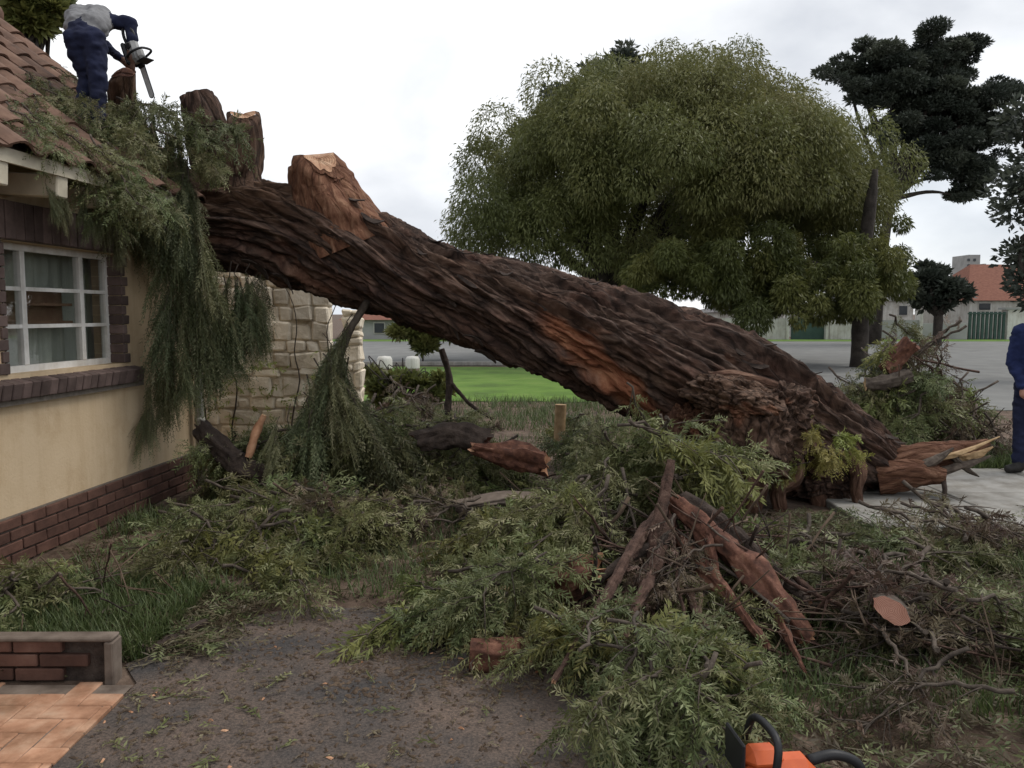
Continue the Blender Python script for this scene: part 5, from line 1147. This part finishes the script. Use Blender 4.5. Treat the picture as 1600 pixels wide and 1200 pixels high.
def far_house(name, label, Y, px0, px1, eave, ridge, wmat, rmat, wins=(), base=None, depth=7, gable=False, chim=None):
    xm = at((px0 + px1) / 2, 500, Y).x; h = thing(name, label, 'house', (xm, Y, 0))
    a = at(px0, zg(Y) + 1, Y); c = at(px1, eave, Y); r = at(px0, ridge, Y)
    MB().box((a.x - xm, 0, -.1), (c.x - xm, depth, c.z)).build('wall', M[wmat], h)
    x0, x1 = a.x - xm - .35, c.x - xm + .35; ez, rz = c.z + .01, r.z; b = MB()
    if gable:
        b.add([(x0, -.3, ez), (x1, -.3, ez), (0, -.3, rz), (x0, depth + .3, ez), (x1, depth + .3, ez), (0, depth + .3, rz)], [(0, 2, 5, 3), (2, 1, 4, 5), (0, 3, 4, 1)])
        g_ = MB(); g_.add([(a.x - xm, 0, c.z), (c.x - xm, 0, c.z), (0, 0, rz - .12), (a.x - xm, .2, c.z), (c.x - xm, .2, c.z), (0, .2, rz - .12)], [(0, 1, 2), (5, 4, 3), (0, 2, 5, 3), (2, 1, 4, 5)]); g_.build('gable', M[wmat], h)
    else:
        i_ = min(2.5, (x1 - x0) * .3)
        b.add([(x0, -.4, ez), (x1, -.4, ez), (x1, depth + .4, ez), (x0, depth + .4, ez), (x0 + i_, depth / 2, rz), (x1 - i_, depth / 2, rz)], [(0, 1, 5, 4), (1, 2, 5), (2, 3, 4, 5), (3, 0, 4), (3, 2, 1, 0)])
    rf = b.build('roof', M[rmat], h)
    for (wx0, wx1, wy0, wy1) in wins:
        f = far_box('window', M['house_white'], h, wx0 - 1.5, wx1 + 1.5, wy0 - 1.5, wy1 + 1.5, Y - .06, .1); far_box('pane', M['far_window'], h, wx0, wx1, wy0, wy1, Y - .1, .06)
    if chim:
        cx0, cx1, cy0, cy1 = chim; ch = far_box('chimney', M['house_grey'], h, cx0, cx1, cy0, cy1, Y + depth / 2, 1.2)
    return h
far_house('house', 'white gabled house behind the slim tree trunk across the street', 54, 1362, 1428, 470, 432, 'house_white', 'roof_grey', [(1405, 1418, 478, 492)], gable=True)
far_house('house', 'low white house half hidden by the boundary wall and garage door', 56, 1120, 1300, 488, 470, 'house_white', 'roof_grey', [(1150, 1165, 494, 504), (1265, 1280, 494, 502)])
far_house('house', 'red-roofed house at the right edge across the street', 52, 1512, 1680, 470, 408, 'house_white', 'roof_red', [(1530, 1548, 474, 484)], gable=False)
far_house('house', 'brown-roofed house beyond the lawn, seen beneath the trunk', 50, 540, 640, 500, 470, 'house_grey', 'roof_red', [(585, 600, 505, 520)])
far_house('house', 'grey house with a low roof seen beneath the trunk', 56, 640, 860, 500, 478, 'house_grey', 'roof_grey', [(690, 706, 506, 518)])
tw = thing('tower_block', 'grey stepped tower block on the skyline behind the red roof', 'building', (at(1528, 500, 160).x, 160, 0))
q = tw.location
for nm, (a, c, t0) in (('tower', (1508, 1532, 398)), ('tower_wing', (1532.3, 1541, 412))): far_box(nm, M['house_grey'], tw, a, c, t0, 520, 160, 6)
for k in range(5):
    for j in range(2): far_box('window', M['far_window'], tw, 1512 + j * 9, 1516 + j * 9, 404 + k * 9, 408 + k * 9, 159.9, .3)
gt = thing('street_gate', 'green steel street gate beside the right white pillar', 'gate', (at(1540, 500, YW).x, YW, 0))
for k in range(9): far_box('gate_panel', M['gate_green'], gt, 1513 + k * 6.6, 1519 + k * 6.6, 487, zg(YW) + 1, YW, .12)
far_box('gate_rail', M['gate_green'], gt, 1513, 1572, 489, 491, YW - .1, .08)
pl = thing('gate_pillar', 'broad white gate pillar at the right edge across the street', 'pillar', (at(1590, 500, YW).x, YW, 0))
far_box('shaft', M['house_white'], pl, 1573, 1620, 484, zg(YW) + 1, YW - .1, .6); far_box('cap', M['house_grey'], pl, 1571.5, 1621.5, 480.5, 483.8, YW - .2, .8)
for k, (a, c, t0, lab) in enumerate([(588, 612, 556, 'left short grey bollard with white painted top beyond the yard'), (633, 655, 556, 'right short grey bollard with white painted top beyond the yard')]):
    Y = 17.0; bo = thing('bollard', lab, 'bollard', (at((a + c) / 2, 500, Y).x, Y, 0)); w_ = (c - a) / 2 * Y / 1250; zt = at(a, t0, Y).z
    MB().lathe([(w_, -.05), (w_, zt * .62), (w_ * .96, zt * .63)], sides=16).build('shaft', M['old_concrete'], bo); MB().lathe([(w_ * 1.02, zt * .63), (w_ * 1.02, zt * .9), (w_ * .8, zt * .98), (.001, zt)], sides=16).build('painted_top', M['house_white'], bo)

# ================================================================== people
def remeshed(name, parts, mats, voxel=.014, smooth=3, fold=.006, seed=0):
    """parts: list of (p0, p1, r0, r1, material index); fused into one continuous skin"""
    b = MB()
    for p0, p1, r0, r1, m_ in parts:
        p0, p1 = Vector(p0), Vector(p1); n = 6
        pts = [p0.lerp(p1, k / n) for k in range(n + 1)]; b.tube(pts, [r0, r1], 14, smooth=True); b.ball(p0, r0); b.ball(p1, r1)
    o = b.build(name, [mats[0]]); md = o.modifiers.new('r', 'REMESH'); md.mode = 'VOXEL'; md.voxel_size = voxel; sm = o.modifiers.new('s', 'SMOOTH'); sm.iterations = smooth; sm.factor = .6
    dg = bpy.context.evaluated_depsgraph_get(); me = bpy.data.meshes.new_from_object(o.evaluated_get(dg)); old = o.data; o.modifiers.clear(); o.data = me; bpy.data.meshes.remove(old)
    me.materials.clear()
    for m_ in mats: me.materials.append(m_)
    nv = len(me.vertices); V = np.zeros(nv * 3); me.vertices.foreach_get('co', V); V = V.reshape(-1, 3)
    best = np.full(nv, 1e9); mi = np.zeros(nv, int)
    for p0, p1, r0, r1, m_ in parts:
        a, d = np.array(p0, float), np.array(p1, float) - np.array(p0, float); L2 = d @ d + 1e-9; t = np.clip((V - a) @ d / L2, 0, 1)
        dist = np.linalg.norm(V - a - t[:, None] * d, axis=1) - (r0 + (r1 - r0) * t); w = dist < best; best[w] = dist[w]; mi[w] = m_
    N = np.zeros(nv * 3); me.vertices.foreach_get('normal', N); N = N.reshape(-1, 3)
    V = V + N * ((np.abs(fbm(V * np.array([9, 9, 13]) + seed, 3, seed) * 2 - 1) - .2) * fold * 3 * (mi != 0))[:, None]
    me.vertices.foreach_set('co', V.ravel().astype(np.float32))
    F = np.zeros(len(me.polygons), int)
    for p in me.polygons: F[p.index] = mi[p.vertices[0]]
    me.polygons.foreach_set('material_index', F.astype(np.int32)); me.polygons.foreach_set('use_smooth', np.ones(len(F), bool)); me.update(); return o
def hand(parts, wrist, d, palmn, side, s=1.0, curl=.6, m_=0):
    """palm, four fingers and thumb as chains"""
    w, d, pn, sd = Vector(wrist), Vector(d).normalized(), Vector(palmn).normalized(), Vector(side).normalized()
    k = w + d * .085 * s; parts.append((w, k, .028 * s, .034 * s, m_)); parts.append((w + sd * .015, k + sd * .02 * s, .022 * s, .024 * s, m_)); parts.append((w - sd * .015, k - sd * .02 * s, .022 * s, .024 * s, m_))
    for i, L in enumerate((.072, .082, .076, .06)):
        b0 = k + sd * (.03 - .02 * i) * s; a = b0 + (d * math.cos(curl) + pn * math.sin(curl)) * L * .5 * s; e = a + (d * math.cos(curl * 2.1) + pn * math.sin(curl * 2.1)) * L * .5 * s
        parts.append((b0, a, .0095 * s, .009 * s, m_)); parts.append((a, e, .009 * s, .0075 * s, m_))
    t0 = w + d * .03 * s + sd * .03 * s; t1 = t0 + (d * .6 + sd * .7 + pn * .4).normalized() * .045 * s; parts.append((t0, t1, .014 * s, .011 * s, m_)); parts.append((t1, t1 + (d * .8 + pn * .6).normalized() * .03 * s, .011 * s, .009 * s, m_))
def head_parts(parts, c, fwd, m_, s=1.0):
    c, f = Vector(c), Vector(fwd).normalized(); up = Vector((0, 0, 1)); up = (up - f * up.dot(f)).normalized(); r = f.cross(up)
    parts += [(c + up * .035 - f * .015, c + up * .035 + f * .012, .094 * s, .088 * s, m_), (c - up * .045 + f * .02, c - up * .085 + f * .045, .066 * s, .042 * s, m_),
              (c + up * .01 + f * .095, c - up * .02 + f * .113, .010, .015, m_), (c - up * .055 + f * .088, c - up * .06 + f * .088, .016, .016, m_),
              (c + r * .094 + up * .015, c + r * .096 - up * .03, .014, .012, m_), (c - r * .094 + up * .015, c - r * .096 - up * .03, .014, .012, m_)]
    return up, r
def hair_cap(c, fwd, up, r, parent, mat, s=1.0, full=False):
    c, f = Vector(c), Vector(fwd).normalized(); ps = [(c + up * .05 - f * .03, c + up * .055 + f * .02, .098 * s, .088 * s, 1), (c - f * .05 + up * .0, c - f * .04 - up * .04, .078 * s, .06 * s, 1)]
    o = remeshed('hair', ps, [mat, mat], .012, 2, .004, 3); o.parent = parent; return o
def face_bits(c, f, up, r, parent):
    for s_ in (-1, 1):
        e = MB(); e.ball(Vector(c) + f * .086 + r * s_ * .033 + up * .012, .011); e.build('eye', M['black'], parent)
        e = MB(); e.tube([Vector(c) + f * .094 + r * s_ * .018 + up * .032, Vector(c) + f * .09 + r * s_ * .048 + up * .033], [.005, .004], 6); e.build('eyebrow', M['hair'], parent)
    e = MB(); e.tube([Vector(c) + f * .098 - up * .052 - r * .022, Vector(c) + f * .104 - up * .052, Vector(c) + f * .098 - up * .052 + r * .022], [.004, .006, .004], 6); e.build('mouth', M['shelf'], parent)

# --- man bending over on the roof, seen from behind, reaching down with a saw
YM = 6.25
fl, fr_ = at(128, 196, YM), at(152, 204, YM - .05)
m1 = thing('person', 'person in grey shirt and navy trousers bending over the branches on the roof', 'person', tuple(fl.lerp(fr_, .5)))
pel = at(130, 55, YM + .05); kl, kr = at(136, 122, YM + .05), at(153, 128, YM - .03)
hipl, hipr = at(118, 62, YM), at(147, 62, YM)
chest = at(142, 30, YM + .38); shl, shr = at(118, 30, YM + .42), at(166, 32, YM + .36)
elb, wri = at(206, 38, YM + .34), at(205, 76, YM + .3); elb2, wri2 = at(150, 60, YM + .62), at(190, 92, YM + .55)
hd = at(150, 42, YM + .66)
ps = [(hipl, kl, .088, .066, 2), (hipr, kr, .088, .066, 2), (kl, fl, .066, .05, 2), (kr, fr_, .066, .05, 2), (hipl, hipr, .092, .092, 2), (pel, pel + Vector((0, .04, .05)), .11, .105, 2),
      (pel + Vector((-.05, .05, .08)), chest + Vector((-.06, 0, .0)), .105, .115, 1), (pel + Vector((.06, .05, .08)), chest + Vector((.06, 0, .0)), .105, .115, 1), (shl, shr, .08, .075, 1),
      (shr, elb, .066, .05, 3), (elb, wri, .05, .036, 3), (shl, elb2, .06, .045, 3), (elb2, wri2, .045, .034, 3), (chest + Vector((0, .1, .02)), hd, .06, .055, 0)]
hf = Vector((.25, .75, -.6)).normalized(); up_, r_ = head_parts(ps, hd, hf, 0)
hand(ps, wri, (wri - elb), (0, .3, -.9), (1, 0, 0), .95); hand(ps, wri2, (wri2 - elb2), (0, .3, -.9), (1, 0, 0), .95)
body = remeshed('body', ps, [M['skin'], M['grey_shirt'], M['navy'], M['navy']], .013, 2, .013, 4); body.parent = m1; body.location = -m1.location
def boot(parent, foot, d):
    d = Vector(d).normalized(); f = Vector(foot); b = remeshed('boot', [(f + Vector((0, 0, .03)), f + Vector((0, 0, -.02)), .06, .055, 0), (f + Vector((0, 0, -.035)), f + d * .15 + Vector((0, 0, -.05)), .048, .04, 0)], [M['boot']], .012, 2, 0)
    b.parent = parent; b.location = -Vector(parent.location)
boot(m1, fl, (.3, .9, .2)); boot(m1, fr_, (.4, .9, .2))
h_ = hair_cap(hd, hf, up_, r_, m1, M['hair']); h_.location = -m1.location
for o in []: pass

# --- man in navy at the right edge
px_, Y_ = 1611, 7.75; g0 = gnd(px_, 0 or 752); g0 = Vector((at(px_, 752, Y_).x, Y_, 0.05))
m2 = thing('person', 'person in navy overalls standing on the pavement at the right edge', 'person', tuple(g0), (0, 0, 0))
def L2(x, y, z): return Vector((x, y, z))
ps = [(L2(-.10, 0, .88), L2(-.115, .02, .47), .105, .078, 2), (L2(.10, 0, .88), L2(.12, -.06, .47), .105, .078, 2), (L2(-.115, .02, .47), L2(-.13, 0, .09), .078, .06, 2), (L2(.12, -.06, .47), L2(.13, -.1, .09), .078, .06, 2),
      (L2(-.07, 0, .92), L2(.07, 0, .92), .13, .13, 2), (L2(-.07, 0, .95), L2(-.09, 0, 1.3), .125, .135, 1), (L2(.07, 0, .95), L2(.09, 0, 1.3), .125, .135, 1), (L2(-.15, 0, 1.37), L2(.15, 0, 1.37), .085, .085, 1),
      (L2(-.19, 0, 1.36), L2(-.24, .02, 1.08), .075, .06, 1), (L2(-.24, .02, 1.08), L2(-.21, -.12, .86), .058, .045, 1), (L2(.19, 0, 1.36), L2(.25, .02, 1.08), .075, .06, 1), (L2(.25, .02, 1.08), L2(.22, -.1, .86), .058, .045, 1), (L2(0, .0, 1.42), L2(-.01, 0, 1.5), .058, .055, 0)]
hd2 = L2(-.03, 0, 1.585); f2 = Vector((-.9, -.25, -.1)).normalized(); up2, r2_ = head_parts(ps, hd2, f2, 0)
hand(ps, L2(-.21, -.12, .86), (0.02, -.15, -1), (.8, 0, 0), (0, -1, 0), 1.0, .35); hand(ps, L2(.22, -.1, .86), (0, -.15, -1), (-.8, 0, 0), (0, -1, 0), 1.0, .35)
body2 = remeshed('body', ps, [M['skin_light'], M['navy_bright'], M['navy']], .013, 2, .013, 9); body2.parent = m2
for fx, fy in ((-.13, 0), (.13, -.1)):
    b = remeshed('boot', [(L2(fx, fy, .10), L2(fx, fy, .05), .058, .055, 0), (L2(fx, fy, .045), L2(fx - .13, fy - .05, .042), .047, .042, 0)], [M['boot']], .012, 2, 0); b.parent = m2
hair_cap(hd2, f2, up2, r2_, m2, M['hair']); face_bits(hd2, f2, up2, r2_, m2)

# ================================================================== chainsaws
def chainsaw(label, loc, rot, main, sc=1.0, barm='steel'):
    t = thing('chainsaw', label, 'chainsaw', loc, rot); t.scale = (sc,) * 3
    b = MB(); b.box((-.13, -.06, .03), (.12, .055, .17), 0, .035); b.box((-.02, -.055, .14), (.11, .05, .205), 0, .03); b.build('housing', M[main], t)
    b = MB(); b.box((-.125, -.085, .0), (.125, .08, .055), 0, .02); b.box((.03, .052, .03), (.15, .085, .13), 0, .015); b.build('engine_base', M['black'], t)
    b = MB(); b.tube(spline([(.06, -.095, .06), (.05, -.12, .15), (.04, -.09, .255), (.03, 0, .275), (.03, .085, .25), (.05, .10, .12)], 24), [.013], 8); b.build('front_handle', M['black'], t)
    b = MB(); b.tube(spline([(-.11, 0, .15), (-.20, 0, .165), (-.28, 0, .13), (-.30, 0, .06), (-.22, 0, .03), (-.11, 0, .04)], 24), [.018, .016, .018], 8); b.build('rear_handle', M['black'], t)
    b = MB(); b.box((.13, -.07, .14), (.142, .08, .26), 0, .005); b.build('hand_guard', M['black'], t)
    gb = MB(); n = 14; pl_ = [(.12, -.03), (.45, -.028)] + [(.46 + .03 * math.sin(math.pi * k / n), -.028 * math.cos(math.pi * k / n)) for k in range(1, n)] + [(.45, .028), (.12, .03)]
    R90 = Matrix.Translation((0, .075, .08)) @ Matrix.Rotation(math.pi / 2, 4, 'X'); gb.prism(pl_, -.003, .003, 0, R90); bar = gb.build('guide_bar', M[barm], t)
    ch = MB(); cp = [Vector((x * 1.0 + (0.004 if x > .4 else 0), y * 1.16, 0)) for x, y in pl_]; ch.tube([R90 @ p for p in cp], [.005], 6); ch.build('chain', M['black'], bar)
    b = MB(); b.tube([(-.06, -.06, .1), (-.06, -.075, .1)], [.035, .03], 16); b.build('starter_cover', M['black'], t)
    return t
chainsaw('orange chainsaw lying at the bottom edge of the view', (.845, 2.455, .012), (0, 0, rad(186)), 'orange_plastic')
sw = chainsaw('grey chainsaw held by the person on the roof', tuple(at(200, 88, YM + .33)), (rad(10), rad(72), rad(-10)), 'grey_plastic', .72)
